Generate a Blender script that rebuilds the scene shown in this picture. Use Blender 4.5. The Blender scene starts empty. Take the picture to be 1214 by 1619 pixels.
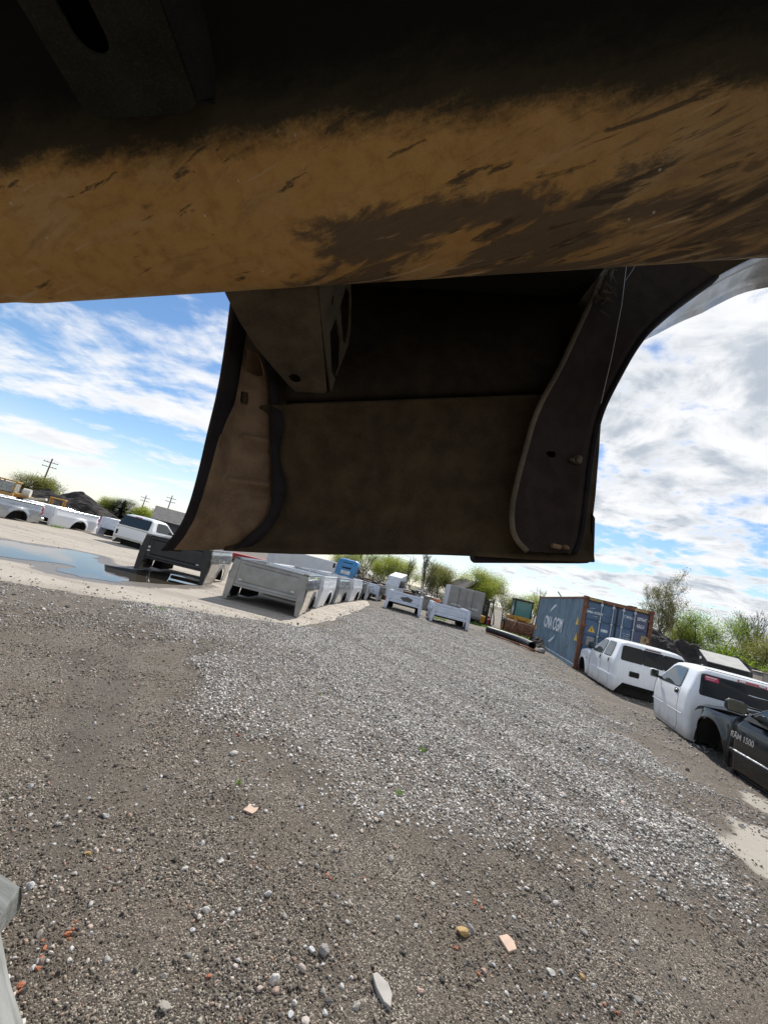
import bpy, bmesh, math, random
import numpy as np
from mathutils import Vector, Matrix, Euler

# ------------------------------------------------------------------ camera, sky, sun, exposure
SC = bpy.context.scene
COL = SC.collection
EYE = Vector((0.0, 0.0, 1.55))
PITCH, ROLL = math.atan(99 / 620.0), math.atan(0.256)
cam_data = bpy.data.cameras.new('camera')
cam = bpy.data.objects.new('camera', cam_data)
COL.objects.link(cam)
cam_data.sensor_fit = 'HORIZONTAL'
cam_data.sensor_width = 36.0
cam_data.lens = 36.0 * 620.0 / 1214.0
cam_data.clip_start, cam_data.clip_end = 0.02, 3000
_f = Vector((0, math.cos(PITCH), math.sin(PITCH)))
_u = Vector((0, -math.sin(PITCH), math.cos(PITCH)))
_r = Vector((1, 0, 0))
_R = math.cos(ROLL) * _r + math.sin(ROLL) * _u
_U = -math.sin(ROLL) * _r + math.cos(ROLL) * _u
cam.matrix_world = Matrix(((_R.x, _U.x, -_f.x, EYE.x), (_R.y, _U.y, -_f.y, EYE.y), (_R.z, _U.z, -_f.z, EYE.z), (0, 0, 0, 1)))
SC.camera = cam

SUN_EL, SUN_AZ = math.radians(47), math.radians(12)      # azimuth clockwise from +Y
sun_dir = Vector((math.sin(SUN_AZ) * math.cos(SUN_EL), math.cos(SUN_AZ) * math.cos(SUN_EL), math.sin(SUN_EL)))
sd = bpy.data.lights.new('sun', 'SUN')
sd.energy, sd.angle, sd.color = 4.9, math.radians(0.6), (1.0, 0.95, 0.88)
sun = bpy.data.objects.new('sun', sd)
COL.objects.link(sun)
sun.rotation_euler = sun_dir.to_track_quat('Z', 'Y').to_euler()

SC.view_settings.view_transform = 'Standard'
SC.view_settings.look = 'None'
SC.view_settings.exposure = 0.22
SC.view_settings.gamma = 1.0

def sky_world():
    w = bpy.data.worlds.new('World'); SC.world = w; w.use_nodes = True
    nt = w.node_tree; N = nt.nodes; L = nt.links; N.clear()
    def math_(op, a=None, b=None, clamp=False):
        n = N.new('ShaderNodeMath'); n.operation = op; n.use_clamp = clamp
        for i, v in enumerate((a, b)):
            if v is None: continue
            if isinstance(v, (int, float)): n.inputs[i].default_value = v
            else: L.new(v, n.inputs[i])
        return n.outputs[0]
    def ramp(v, a, b, lo=0.0, hi=1.0):
        n = N.new('ShaderNodeMapRange'); n.interpolation_type = 'SMOOTHSTEP'
        n.inputs[1].default_value, n.inputs[2].default_value, n.inputs[3].default_value, n.inputs[4].default_value = a, b, lo, hi
        L.new(v, n.inputs[0]); return n.outputs[0]
    out = N.new('ShaderNodeOutputWorld')
    sky = N.new('ShaderNodeTexSky'); sky.sky_type = 'NISHITA'; sky.sun_disc = False
    sky.sun_elevation, sky.sun_rotation = SUN_EL, SUN_AZ
    sky.dust_density, sky.air_density, sky.ozone_density = 0.15, 1.0, 2.5
    bg = N.new('ShaderNodeBackground'); bg.inputs[1].default_value = 0.118
    hs = N.new('ShaderNodeHueSaturation'); hs.inputs[1].default_value = 1.12
    L.new(sky.outputs[0], hs.inputs[4]); L.new(hs.outputs[0], bg.inputs[0])
    tc = N.new('ShaderNodeTexCoord')
    sx = N.new('ShaderNodeSeparateXYZ'); L.new(tc.outputs['Generated'], sx.inputs[0])
    X, Y, Z = sx.outputs
    zz = math_('ADD', math_('MAXIMUM', Z, 0.0), 0.16)
    px = math_('DIVIDE', X, zz); py = math_('DIVIDE', Y, zz)
    cb = N.new('ShaderNodeCombineXYZ'); L.new(px, cb.inputs[0]); L.new(py, cb.inputs[1])
    def noise(scale, detail, rough, dist=0.0, off=(0, 0, 0), stretch=(1, 1, 1), rot=0.0):
        m = N.new('ShaderNodeMapping'); m.inputs['Location'].default_value = off; m.inputs['Scale'].default_value = stretch
        m.inputs['Rotation'].default_value = (0, 0, rot)
        L.new(cb.outputs[0], m.inputs[0])
        n = N.new('ShaderNodeTexNoise'); n.inputs['Scale'].default_value = scale
        n.inputs['Detail'].default_value = detail; n.inputs['Roughness'].default_value = rough; n.inputs['Distortion'].default_value = dist
        L.new(m.outputs[0], n.inputs['Vector']); return n.outputs[0]
    big = noise(0.55, 3, 0.5, 0.0, (3.1, 1.7, 0))
    puffs = noise(2.6, 9, 0.60, 0.25, (0.4, 2.2, 0))
    fine = noise(9.0, 6, 0.6, 0.3, (1.4, 0.2, 0))
    streak = noise(1.25, 8, 0.60, 0.3, (2.0, 4.1, 0), (0.6, 1.3, 1), 0.55)
    # cloud bank to the right of the yard, streaks of altocumulus to the left
    az = math_('DIVIDE', X, math_('MAXIMUM', math_('SQRT', math_('ADD', math_('MULTIPLY', X, X), math_('MULTIPLY', Y, Y))), 0.001))
    bank = ramp(az, -0.25, 0.42)
    cov = math_('ADD', math_('MULTIPLY', bank, 0.185), math_('MULTIPLY', math_('SUBTRACT', big, 0.5), 0.45))
    mixn = math_('ADD', math_('MULTIPLY', puffs, 0.72), math_('MULTIPLY', fine, 0.28))
    dens_r = math_('ADD', mixn, math_('SUBTRACT', cov, 0.085))
    dens_l = math_('ADD', math_('ADD', math_('MULTIPLY', streak, 0.62), math_('MULTIPLY', mixn, 0.38)), math_('ADD', math_('MULTIPLY', cov, 0.6), 0.05))
    mxd = N.new('ShaderNodeMix'); mxd.data_type = 'FLOAT'
    L.new(bank, mxd.inputs[0]); L.new(dens_l, mxd.inputs[2]); L.new(dens_r, mxd.inputs[3])
    dens = mxd.outputs[0]
    mask = ramp(dens, 0.50, 0.62)
    haze = ramp(Z, 0.0, 0.18, 0.60, 0.0)
    mask = math_('MAXIMUM', mask, haze)
    shade = ramp(noise(3.4, 8, 0.6, 0.5, (7.7, 3.3, 0)), 0.40, 0.62)
    thick = math_('MULTIPLY', math_('MULTIPLY', shade, ramp(dens, 0.54, 0.70)), math_('ADD', math_('MULTIPLY', bank, 0.7), 0.3))
    cr = N.new('ShaderNodeMix'); cr.data_type = 'RGBA'
    cr.inputs[6].default_value = (0.97, 0.98, 1.0, 1); cr.inputs[7].default_value = (0.50, 0.56, 0.64, 1)
    L.new(thick, cr.inputs[0])
    bc = N.new('ShaderNodeBackground'); bc.inputs[1].default_value = 0.88
    L.new(cr.outputs[2], bc.inputs[0])
    ms = N.new('ShaderNodeMixShader')
    L.new(mask, ms.inputs[0]); L.new(bg.outputs[0], ms.inputs[1]); L.new(bc.outputs[0], ms.inputs[2])
    L.new(ms.outputs[0], out.inputs[0])
sky_world()

# ------------------------------------------------------------------ helpers
RNG = np.random.default_rng(7)
random.seed(11)

def tag(o, label=None, cat=None, group=None, kind=None):
    if label: o['label'] = label
    if cat: o['category'] = cat
    if group: o['group'] = group
    if kind: o['kind'] = kind
    return o

def empty(name, loc=(0, 0, 0), rz=0.0, label=None, cat=None, group=None, rot=None):
    o = bpy.data.objects.new(name, None); COL.objects.link(o)
    o.empty_display_size = 0.1
    o.location = loc; o.rotation_euler = rot if rot else (0, 0, rz)
    return tag(o, label, cat, group)

def link(name, me, mat=None, parent=None, smooth=False, loc=None, rot=None):
    o = bpy.data.objects.new(name, me); COL.objects.link(o)
    if mat is not None: me.materials.append(mat)
    if parent is not None: o.parent = parent
    if loc is not None: o.location = loc
    if rot is not None: o.rotation_euler = rot
    if smooth: me.polygons.foreach_set('use_smooth', [True] * len(me.polygons))
    return o

class MB:
    """collects polygons; build() links them as one mesh object"""
    def __init__(s): s.v = []; s.f = []
    def poly(s, vs, fs):
        b = len(s.v); s.v += [tuple(p) for p in vs]; s.f += [tuple(i + b for i in f) for f in fs]; return s
    def box(s, c, d, rot=None, ch=0.0):
        """chamfered box: centre c, full size d"""
        hx, hy, hz = d[0] / 2, d[1] / 2, d[2] / 2
        if ch <= 0:
            vs = [Vector((x * hx, y * hy, z * hz)) for x in (-1, 1) for y in (-1, 1) for z in (-1, 1)]
            fs = [(0, 1, 3, 2), (4, 6, 7, 5), (0, 4, 5, 1), (2, 3, 7, 6), (0, 2, 6, 4), (1, 5, 7, 3)]
        else:
            ch = min(ch, hx * .9, hy * .9, hz * .9)
            vs = []; fs = []
            for x in (-1, 1):
                for y in (-1, 1):
                    for z in (-1, 1):
                        vs += [Vector((x * hx, y * (hy - ch), z * (hz - ch))), Vector((x * (hx - ch), y * hy, z * (hz - ch))), Vector((x * (hx - ch), y * (hy - ch), z * hz))]
            ix = lambda x, y, z, k: ((x * 2 + y) * 2 + z) * 3 + k
            fs = [(ix(0,0,0,0), ix(0,0,1,0), ix(0,1,1,0), ix(0,1,0,0)), (ix(1,0,0,0), ix(1,1,0,0), ix(1,1,1,0), ix(1,0,1,0)),
                  (ix(0,0,0,1), ix(1,0,0,1), ix(1,0,1,1), ix(0,0,1,1)), (ix(0,1,0,1), ix(0,1,1,1), ix(1,1,1,1), ix(1,1,0,1)),
                  (ix(0,0,0,2), ix(0,1,0,2), ix(1,1,0,2), ix(1,0,0,2)), (ix(0,0,1,2), ix(1,0,1,2), ix(1,1,1,2), ix(0,1,1,2))]
            for a in (0, 1):
                for b in (0, 1):
                    fs += [(ix(a,b,0,0), ix(a,b,1,0), ix(a,b,1,1), ix(a,b,0,1)), (ix(a,0,b,0), ix(a,1,b,0), ix(a,1,b,2), ix(a,0,b,2)), (ix(0,a,b,1), ix(1,a,b,1), ix(1,a,b,2), ix(0,a,b,2))]
            for a in (0, 1):
                for b in (0, 1):
                    for c_ in (0, 1): fs.append((ix(a,b,c_,0), ix(a,b,c_,1), ix(a,b,c_,2)))
        if rot is not None:
            m = Euler(rot).to_matrix(); vs = [m @ v for v in vs]
        C = Vector(c)
        return s.poly([v + C for v in vs], fs)
    def tube(s, pts, r, n=8, caps=True):
        """tapered tube along pts; r number or list"""
        pts = [Vector(p) for p in pts]; k = len(pts)
        rs = [r] * k if isinstance(r, (int, float)) else list(r)
        vs = []; up = Vector((0, 0, 1)); prev = None
        for i, p in enumerate(pts):
            t = (pts[min(i + 1, k - 1)] - pts[max(i - 1, 0)])
            t = t.normalized() if t.length > 1e-9 else up
            if prev is None:
                a = t.cross(up) if abs(t.z) < 0.95 else t.cross(Vector((1, 0, 0)))
            else:
                a = prev - t * prev.dot(t)
            if a.length < 1e-6: a = t.orthogonal()
            a.normalize(); b = t.cross(a); prev = a
            for j in range(n):
                th = 2 * math.pi * j / n
                vs.append(p + (a * math.cos(th) + b * math.sin(th)) * rs[i])
        fs = [(i * n + j, i * n + (j + 1) % n, (i + 1) * n + (j + 1) % n, (i + 1) * n + j) for i in range(k - 1) for j in range(n)]
        if caps: fs += [tuple(range(n - 1, -1, -1)), tuple(range((k - 1) * n, k * n))]
        return s.poly(vs, fs)
    def prism(s, poly, axis, a, b):
        """2D polygon extruded along axis ('x': poly is (y,z); 'y': (x,z); 'z': (x,y)) from a to b"""
        def P(u, v, w): return {'x': (w, u, v), 'y': (u, w, v), 'z': (u, v, w)}[axis]
        n = len(poly)
        vs = [P(u, v, a) for u, v in poly] + [P(u, v, b) for u, v in poly]
        fs = [tuple(range(n - 1, -1, -1)), tuple(range(n, 2 * n))] + [(i, (i + 1) % n, n + (i + 1) % n, n + i) for i in range(n)]
        return s.poly(vs, fs)
    def grid(s, P):
        """P[i][j] points"""
        a, b = len(P), len(P[0])
        return s.poly([q for row in P for q in row], [(i * b + j, (i + 1) * b + j, (i + 1) * b + j + 1, i * b + j + 1) for i in range(a - 1) for j in range(b - 1)])
    def mesh(s, name):
        me = bpy.data.meshes.new(name); me.from_pydata(s.v, [], s.f); me.update(); return me
    def build(s, name, mat, parent=None, smooth=False, fix=True, **k):
        me = s.mesh(name)
        if fix:
            bm = bmesh.new(); bm.from_mesh(me); bmesh.ops.recalc_face_normals(bm, faces=bm.faces); bm.to_mesh(me); bm.free()
        return link(name, me, mat, parent, smooth, **k)

def solid(o, t, off=0.0, bevel=0.0):
    m = o.modifiers.new('solid', 'SOLIDIFY'); m.thickness = t; m.offset = off
    if bevel: bev(o, bevel)
    return o

def bev(o, w, seg=2):
    m = o.modifiers.new('bevel', 'BEVEL'); m.width = w; m.segments = seg; m.limit_method = 'ANGLE'; m.angle_limit = math.radians(35)
    return o

def autosmooth(o, deg=35):
    me = o.data
    me.polygons.foreach_set('use_smooth', [True] * len(me.polygons))
    bm = bmesh.new(); bm.from_mesh(me)
    for e in bm.edges:
        e.smooth = not (len(e.link_faces) == 2 and e.calc_face_angle(0) > math.radians(deg))
    bm.to_mesh(me); bm.free()
    return o

def plate(name, outline, holes, thick, mat, parent=None, matrix=None):
    """flat plate with real holes: 2D curve filled and extruded, turned into a mesh"""
    cu = bpy.data.curves.new(name, 'CURVE'); cu.dimensions = '2D'; cu.fill_mode = 'BOTH'; cu.extrude = thick / 2
    for loop in [outline] + list(holes):
        sp = cu.splines.new('POLY'); sp.points.add(len(loop) - 1); sp.use_cyclic_u = True
        for p, q in zip(sp.points, loop): p.co = (q[0], q[1], 0, 1)
    t = bpy.data.objects.new('tmp', cu); COL.objects.link(t)
    dg = bpy.context.evaluated_depsgraph_get()
    me = bpy.data.meshes.new_from_object(t.evaluated_get(dg))
    bpy.data.objects.remove(t); bpy.data.curves.remove(cu)
    if matrix is not None: me.transform(matrix)
    me.name = name
    return link(name, me, mat, parent)

def frame_matrix(o, x, y):
    x = Vector(x).normalized(); y = Vector(y); y = (y - x * y.dot(x)).normalized(); z = x.cross(y)
    return Matrix(((x.x, y.x, z.x, o[0]), (x.y, y.y, z.y, o[1]), (x.z, y.z, z.z, o[2]), (0, 0, 0, 1)))

def text(name, body, size, mat, parent, matrix, extrude=0.002, sx=1.0, align='CENTER', bold=0.0, space=1.0):
    cu = bpy.data.curves.new(name, 'FONT'); cu.body = body; cu.size = size; cu.extrude = extrude; cu.align_x = align; cu.align_y = 'CENTER'
    cu.offset = bold; cu.space_character = space
    t = bpy.data.objects.new('tmp', cu); COL.objects.link(t)
    dg = bpy.context.evaluated_depsgraph_get()
    me = bpy.data.meshes.new_from_object(t.evaluated_get(dg))
    bpy.data.objects.remove(t); bpy.data.curves.remove(cu)
    me.transform(matrix @ Matrix.Diagonal((sx, 1, 1, 1)))
    return link(name, me, mat, parent)

def rrect(w, h, r, n=4, cx=0.0, cy=0.0):
    pts = []
    for sx, sy, a0 in ((1, 1, 0), (-1, 1, 90), (-1, -1, 180), (1, -1, 270)):
        for k in range(n + 1):
            a = math.radians(a0 + 90 * k / n)
            pts.append((cx + sx * (w / 2 - r) + r * math.cos(a), cy + sy * (h / 2 - r) + r * math.sin(a)))
    return pts

def ellipse(w, h, n=16, cx=0.0, cy=0.0, rot=0.0):
    c, s = math.cos(rot), math.sin(rot)
    return [(cx + c * w / 2 * math.cos(t) - s * h / 2 * math.sin(t), cy + s * w / 2 * math.cos(t) + c * h / 2 * math.sin(t)) for t in [2 * math.pi * i / n for i in range(n)]]

def sstep(a, b, x):
    t = np.clip((x - a) / (b - a), 0, 1); return t * t * (3 - 2 * t)

_NT = np.random.default_rng(3).random((256, 256))
def vnoise(x, y):
    x = np.asarray(x, float); y = np.asarray(y, float)
    xi = np.floor(x).astype(int); yi = np.floor(y).astype(int); fx = x - xi; fy = y - yi
    fx = fx * fx * (3 - 2 * fx); fy = fy * fy * (3 - 2 * fy)
    g = lambda a, b: _NT[a % 256, b % 256]
    return (g(xi, yi) * (1 - fx) + g(xi + 1, yi) * fx) * (1 - fy) + (g(xi, yi + 1) * (1 - fx) + g(xi + 1, yi + 1) * fx) * fy
def fbm(x, y, o=4):
    s = 0; a = 0.5
    for k in range(o):
        s = s + a * vnoise(x * 2 ** k + 17.3 * k, y * 2 ** k + 5.1 * k); a *= 0.5
    return s / (1 - 0.5 ** o)

# ------------------------------------------------------------------ materials
class NT:
    """short way to write shader nodes"""
    def __init__(s, name):
        s.m = bpy.data.materials.new(name); s.m.use_nodes = True
        s.nt = s.m.node_tree; s.N = s.nt.nodes; s.L = s.nt.links; s.N.clear()
        s.out = s.N.new('ShaderNodeOutputMaterial'); s.b = s.N.new('ShaderNodeBsdfPrincipled')
        s.L.new(s.b.outputs[0], s.out.inputs[0])
    def set(s, inp, v):
        if isinstance(v, bpy.types.NodeSocket): s.L.new(v, inp)
        elif isinstance(v, (tuple, list)) and len(v) == 3 and inp.type == 'RGBA': inp.default_value = (*v, 1)
        else: inp.default_value = v
    def P(s, **k):
        al = {'col': 'Base Color', 'rough': 'Roughness', 'metal': 'Metallic', 'normal': 'Normal', 'alpha': 'Alpha', 'coat': 'Coat Weight', 'coatr': 'Coat Roughness', 'trans': 'Transmission Weight', 'ior': 'IOR', 'spec': 'Specular IOR Level', 'sub': 'Subsurface Weight'}
        for a, v in k.items(): s.set(s.b.inputs[al[a]], v)
        return s
    def coord(s, kind='Object'): return s.N.new('ShaderNodeTexCoord').outputs[kind]
    def map(s, v, scale=(1, 1, 1), rot=(0, 0, 0), loc=(0, 0, 0)):
        n = s.N.new('ShaderNodeMapping'); s.L.new(v, n.inputs[0])
        n.inputs['Scale'].default_value = scale; n.inputs['Rotation'].default_value = rot; n.inputs['Location'].default_value = loc
        return n.outputs[0]
    def noise(s, v, scale, detail=4, rough=0.55, dist=0.0, color=False):
        n = s.N.new('ShaderNodeTexNoise'); s.L.new(v, n.inputs['Vector'])
        n.inputs['Scale'].default_value = scale; n.inputs['Detail'].default_value = detail; n.inputs['Roughness'].default_value = rough; n.inputs['Distortion'].default_value = dist
        return n.outputs[1 if color else 0]
    def vor(s, v, scale, feature='F1', out='Distance', rnd=1.0):
        n = s.N.new('ShaderNodeTexVoronoi'); n.feature = feature; s.L.new(v, n.inputs['Vector']); n.inputs['Scale'].default_value = scale
        n.inputs['Randomness'].default_value = rnd
        return n.outputs[out]
    def mr(s, v, a, b, lo=0.0, hi=1.0, smooth=True):
        n = s.N.new('ShaderNodeMapRange'); n.interpolation_type = 'SMOOTHSTEP' if smooth else 'LINEAR'
        s.L.new(v, n.inputs[0])
        for i, q in zip((1, 2, 3, 4), (a, b, lo, hi)): n.inputs[i].default_value = q
        return n.outputs[0]
    def op(s, o, a, b=0.0, clamp=False):
        n = s.N.new('ShaderNodeMath'); n.operation = o; n.use_clamp = clamp
        s.set(n.inputs[0], a); s.set(n.inputs[1], b); return n.outputs[0]
    def mix(s, f, a, b, mode='MIX'):
        n = s.N.new('ShaderNodeMix'); n.data_type = 'RGBA'; n.blend_type = mode
        s.set(n.inputs[0], f); s.set(n.inputs[6], a); s.set(n.inputs[7], b); return n.outputs[2]
    def mixf(s, f, a, b):
        n = s.N.new('ShaderNodeMix'); n.data_type = 'FLOAT'
        s.set(n.inputs[0], f); s.set(n.inputs[2], a); s.set(n.inputs[3], b); return n.outputs[0]
    def ramp(s, v, stops, interp='LINEAR'):
        n = s.N.new('ShaderNodeValToRGB'); n.color_ramp.interpolation = interp; s.L.new(v, n.inputs[0])
        e = n.color_ramp.elements
        while len(e) < len(stops): e.new(0.5)
        for q, (p, c) in zip(e, stops): q.position = p; q.color = (*c, 1)
        return n.outputs[0]
    def bump(s, h, dist=0.01, strength=1.0, normal=None):
        n = s.N.new('ShaderNodeBump'); n.inputs['Strength'].default_value = strength; n.inputs['Distance'].default_value = dist
        s.L.new(h, n.inputs['Height'])
        if normal is not None: s.L.new(normal, n.inputs['Normal'])
        return n.outputs[0]
    def attr(s, name, out='Fac'):
        n = s.N.new('ShaderNodeAttribute'); n.attribute_name = name; return n.outputs[out]
    def sep(s, v):
        n = s.N.new('ShaderNodeSeparateXYZ'); s.L.new(v, n.inputs[0]); return n.outputs

_MATS = {}
def pm(name, col, rough=0.55, metal=0.0, var=0.15, scale=6.0, bump=0.0, bscale=80.0, coat=0.0, dirt=None, dirt_amt=0.5, dscale=3.0, spec=0.5):
    """painted, rusty or plastic surface with grime"""
    if name in _MATS: return _MATS[name]
    n = NT(name); c = n.coord()
    f = n.noise(c, scale, 5, 0.6)
    col_s = n.mix(n.mr(f, 0.3, 0.7), tuple(x * (1 - var) for x in col), tuple(min(1, x * (1 + var)) for x in col))
    rs = n.mr(n.noise(c, scale * 2.3, 4), 0.3, 0.7, max(0.03, rough - 0.08), min(1, rough + 0.1))
    if dirt is not None:
        d = n.mr(n.noise(c, dscale, 8, 0.68, 0.4), 0.75 - dirt_amt * 0.45, 0.95 - dirt_amt * 0.4)
        col_s = n.mix(d, col_s, dirt); rs = n.mixf(d, rs, 0.85)
    n.P(col=col_s, rough=rs, metal=metal, coat=coat, coatr=0.08, spec=spec)
    if bump > 0: n.P(normal=n.bump(n.noise(c, bscale, 5, 0.6), bump, 1.0))
    _MATS[name] = n.m
    return n.m

def glass(name, col=(0.02, 0.025, 0.025), rough=0.06, spec=0.30):
    if name in _MATS: return _MATS[name]
    n = NT(name); c = n.coord()
    n.P(col=col, rough=n.mr(n.noise(c, 3.0, 5), 0.3, 0.75, rough * 0.5, rough * 2.2), spec=spec)
    n.P(normal=n.bump(n.noise(c, 1.6, 2), 0.006, 0.35))
    _MATS[name] = n.m
    return n.m

# ------------------------------------------------------------------ the yard: ground, pad, puddle, gravel
def poly_sd(px, py, poly):
    """signed distance to a polygon, negative inside"""
    px = np.asarray(px, float); py = np.asarray(py, float)
    d2 = np.full(px.shape, 1e18); ins = np.zeros(px.shape, bool)
    n = len(poly)
    for i in range(n):
        x0, y0 = poly[i]; x1, y1 = poly[(i + 1) % n]
        ex, ey = x1 - x0, y1 - y0
        t = np.clip(((px - x0) * ex + (py - y0) * ey) / (ex * ex + ey * ey + 1e-12), 0, 1)
        d2 = np.minimum(d2, (px - x0 - t * ex) ** 2 + (py - y0 - t * ey) ** 2)
        c = ((y0 > py) != (y1 > py)) & (px < (x1 - x0) * (py - y0) / (y1 - y0 + 1e-18) + x0)
        ins ^= c
    return np.where(ins, -1, 1) * np.sqrt(d2)

PALE = [(-4.4, 7.3), (-3.0, 6.4), (-2.0, 5.7), (-1.27, 4.2), (-0.76, 3.5), (-0.33, 3.25), (0.1, 3.2), (0.43, 2.88), (0.75, 2.7), (1.05, 2.76), (1.49, 2.72),
        (1.84, 2.62), (2.29, 2.72), (2.78, 2.95), (3.5, 3.7), (4.3, 4.9), (4.9, 6.2), (5.3, 8.0), (6.0, 11.2), (6.2, 14.0), (6.6, 19.0), (5.0, 23.0), (1.4, 24.0), (-0.3, 14.0), (-0.9, 10.0), (-2.7, 8.5)]
PAD = [(-40, -7.6), (-14, 3.0), (-5.74, 6.66), (-3.9, 7.55), (-2.73, 8.4), (-1.35, 9.35), (-0.9, 10.6), (-0.6, 12.5), (-0.2, 15.5), (0.2, 18.5), (0.5, 21.5), (0.2, 24.0), (-6, 27), (-20, 30), (-40, 34)]
PUD = [(-9.9, 8.9), (-9.6, 10.4), (-9.0, 11.3), (-8.7, 12.1), (-8.2, 12.3), (-7.6, 11.5), (-7.0, 11.0), (-6.4, 11.4), (-6.1, 12.3), (-5.4, 12.6), (-4.7, 12.0), (-4.75, 10.9), (-5.1, 9.7), (-5.4, 8.8), (-5.8, 8.45), (-6.15, 8.4), (-6.35, 8.8), (-6.5, 9.35), (-6.9, 9.3), (-7.1, 8.75), (-7.6, 8.3), (-8.6, 8.2), (-9.4, 8.2)]
PATCH = [[(3.70, 3.84), (4.05, 4.27), (4.4, 4.52), (4.75, 4.45), (4.9, 4.1), (4.3, 3.6), (3.72, 3.2), (3.66, 3.5)], [(4.98, 5.1), (5.4, 5.45), (5.75, 5.45), (5.9, 5.1), (5.3, 4.85)]]

def pale_at(x, y):
    d = poly_sd(x, y, PALE) + (fbm(x * 1.6, y * 1.6, 5) - 0.5) * 1.7
    v = 1 - sstep(-0.55, 0.25, d)
    ru, rv = x * 0.84 + y * 0.54, -x * 0.54 + y * 0.84
    streak = fbm(ru * 1.5 + 3, rv * 0.30 + 8, 4)
    return v * (0.52 + 0.48 * sstep(0.40, 0.54, streak))
def patch_at(x, y):
    v = 0
    for p in PATCH: v = np.maximum(v, 1 - sstep(-0.06, 0.05, poly_sd(x, y, p) + (fbm(x * 4, y * 4, 5) - 0.5) * 0.55))
    return v
def hz(x, y):
    x = np.asarray(x, float); y = np.asarray(y, float)
    r = np.hypot(x, y)
    drop = -1.5 * sstep(26, 48, r)
    near = 1 - sstep(10, 20, r)
    pal = pale_at(x, y)
    z = (fbm(x * 0.8, y * 0.8) - 0.5) * 0.07 + (fbm(x * 4 + 9, y * 4) - 0.5) * 0.03 * near + pal * 0.045
    pad = 1 - sstep(-0.05, 0.35, poly_sd(x, y, PAD))
    z = z * (1 - pad) - 0.03 * pad
    return z + drop + (fbm(x * 0.02, y * 0.02) - 0.5) * 2.0 * sstep(70, 160, r)

def axis(lo, hi, core0, core1, step, grow):
    a = [core0]
    while a[-1] < core1: a.append(a[-1] + step)
    s = step
    while a[-1] < hi: s *= grow; a.append(a[-1] + s)
    b = [core0]; s = step
    while b[-1] > lo: s *= grow; b.append(b[-1] - s)
    return np.array(b[:0:-1] + a)

def grid_mesh(name, xs, ys, zf):
    X, Y = np.meshgrid(xs, ys); Z = zf(X, Y)
    co = np.stack([X, Y, Z], -1).reshape(-1, 3).astype(np.float32)
    nx, ny = len(xs), len(ys)
    i, j = np.meshgrid(np.arange(nx - 1), np.arange(ny - 1))
    a = (j * nx + i).reshape(-1)
    q = np.stack([a, a + 1, a + nx + 1, a + nx], -1)
    me = bpy.data.meshes.new(name); me.vertices.add(len(co)); me.vertices.foreach_set('co', co.reshape(-1))
    me.loops.add(q.size); me.loops.foreach_set('vertex_index', q.reshape(-1).astype(np.int32))
    me.polygons.add(len(q)); me.polygons.foreach_set('loop_start', (np.arange(len(q)) * 4).astype(np.int32))
    me.update(calc_edges=True); me.validate()
    return me, co
def fattr(me, name, v):
    a = me.attributes.new(name, 'FLOAT', 'POINT'); a.data.foreach_set('value', np.asarray(v, np.float32).reshape(-1))

def ground_material():
    n = NT('yard_gravel'); c = n.coord()
    pale = n.attr('pale'); patch = n.attr('patch')
    pal = n.op('ADD', pale, n.op('MULTIPLY', n.op('SUBTRACT', n.noise(c, 9, 5, 0.65), 0.5), 0.7))
    pal = n.mr(pal, 0.3, 0.75)
    # fine dark grit
    vc = n.vor(c, 190, out='Color'); vr = n.sep(vc)[0]
    grit = n.ramp(vr, [(0.0, (0.030, 0.025, 0.020)), (0.42, (0.078, 0.065, 0.051)), (0.72, (0.135, 0.113, 0.088)), (0.9, (0.29, 0.25, 0.20)), (1.0, (0.52, 0.47, 0.39))])
    dust = n.mr(n.noise(c, 1.5, 8, 0.68), 0.42, 0.62)
    grit = n.mix(n.op('MULTIPLY', dust, 0.7), grit, (0.108, 0.086, 0.063))
    # pale limestone gravel
    vc2 = n.vor(c, 62, out='Color'); vr2 = n.sep(vc2)
    lime = n.ramp(vr2[0], [(0.0, (0.045, 0.04, 0.034)), (0.25, (0.14, 0.128, 0.112)), (0.55, (0.29, 0.272, 0.245)), (0.8, (0.50, 0.475, 0.435)), (1.0, (0.78, 0.755, 0.71))])
    lime = n.mix(n.mr(vr2[1], 0.86, 0.92, 0, 0.5), lime, (0.42, 0.28, 0.21))
    gap = n.mr(n.vor(c, 62), 0.0, 0.55, 1.0, 0.35)
    lime = n.mix(1.0, lime, gap, 'MULTIPLY')
    clod = n.mr(n.noise(c, 17, 6, 0.75), 0.33, 0.68, 0.45, 1.5)
    lime = n.mix(1.0, lime, clod, 'MULTIPLY')
    col = n.mix(pal, grit, lime)
    mud = n.mr(n.noise(n.map(n.map(c, (1, 1, 1), (0, 0, 1.0)), (0.22, 1.5, 1)), 1.1, 8, 0.7), 0.48, 0.62)
    col = n.mix(n.op('MULTIPLY', mud, 0.72), col, (0.085, 0.072, 0.058))
    conc = n.mix(n.noise(c, 14, 6), (0.27, 0.24, 0.20), (0.36, 0.33, 0.28))
    conc = n.mix(n.mr(n.vor(c, 60), 0.1, 0.16, 0.7, 0), conc, (0.08, 0.07, 0.06))
    col = n.mix(patch, col, conc)
    h = n.mixf(pal, n.op('MULTIPLY', n.vor(c, 190), -0.35), n.op('MULTIPLY', n.vor(c, 62), -1.0))
    h = n.op('ADD', h, n.op('MULTIPLY', n.noise(c, 40, 5, 0.7), 0.4))
    h = n.op('MULTIPLY', h, n.op('SUBTRACT', 1.0, patch))
    n.P(col=col, rough=0.85, spec=0.35, normal=n.bump(h, 0.014, 0.9))
    return n.m

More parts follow.
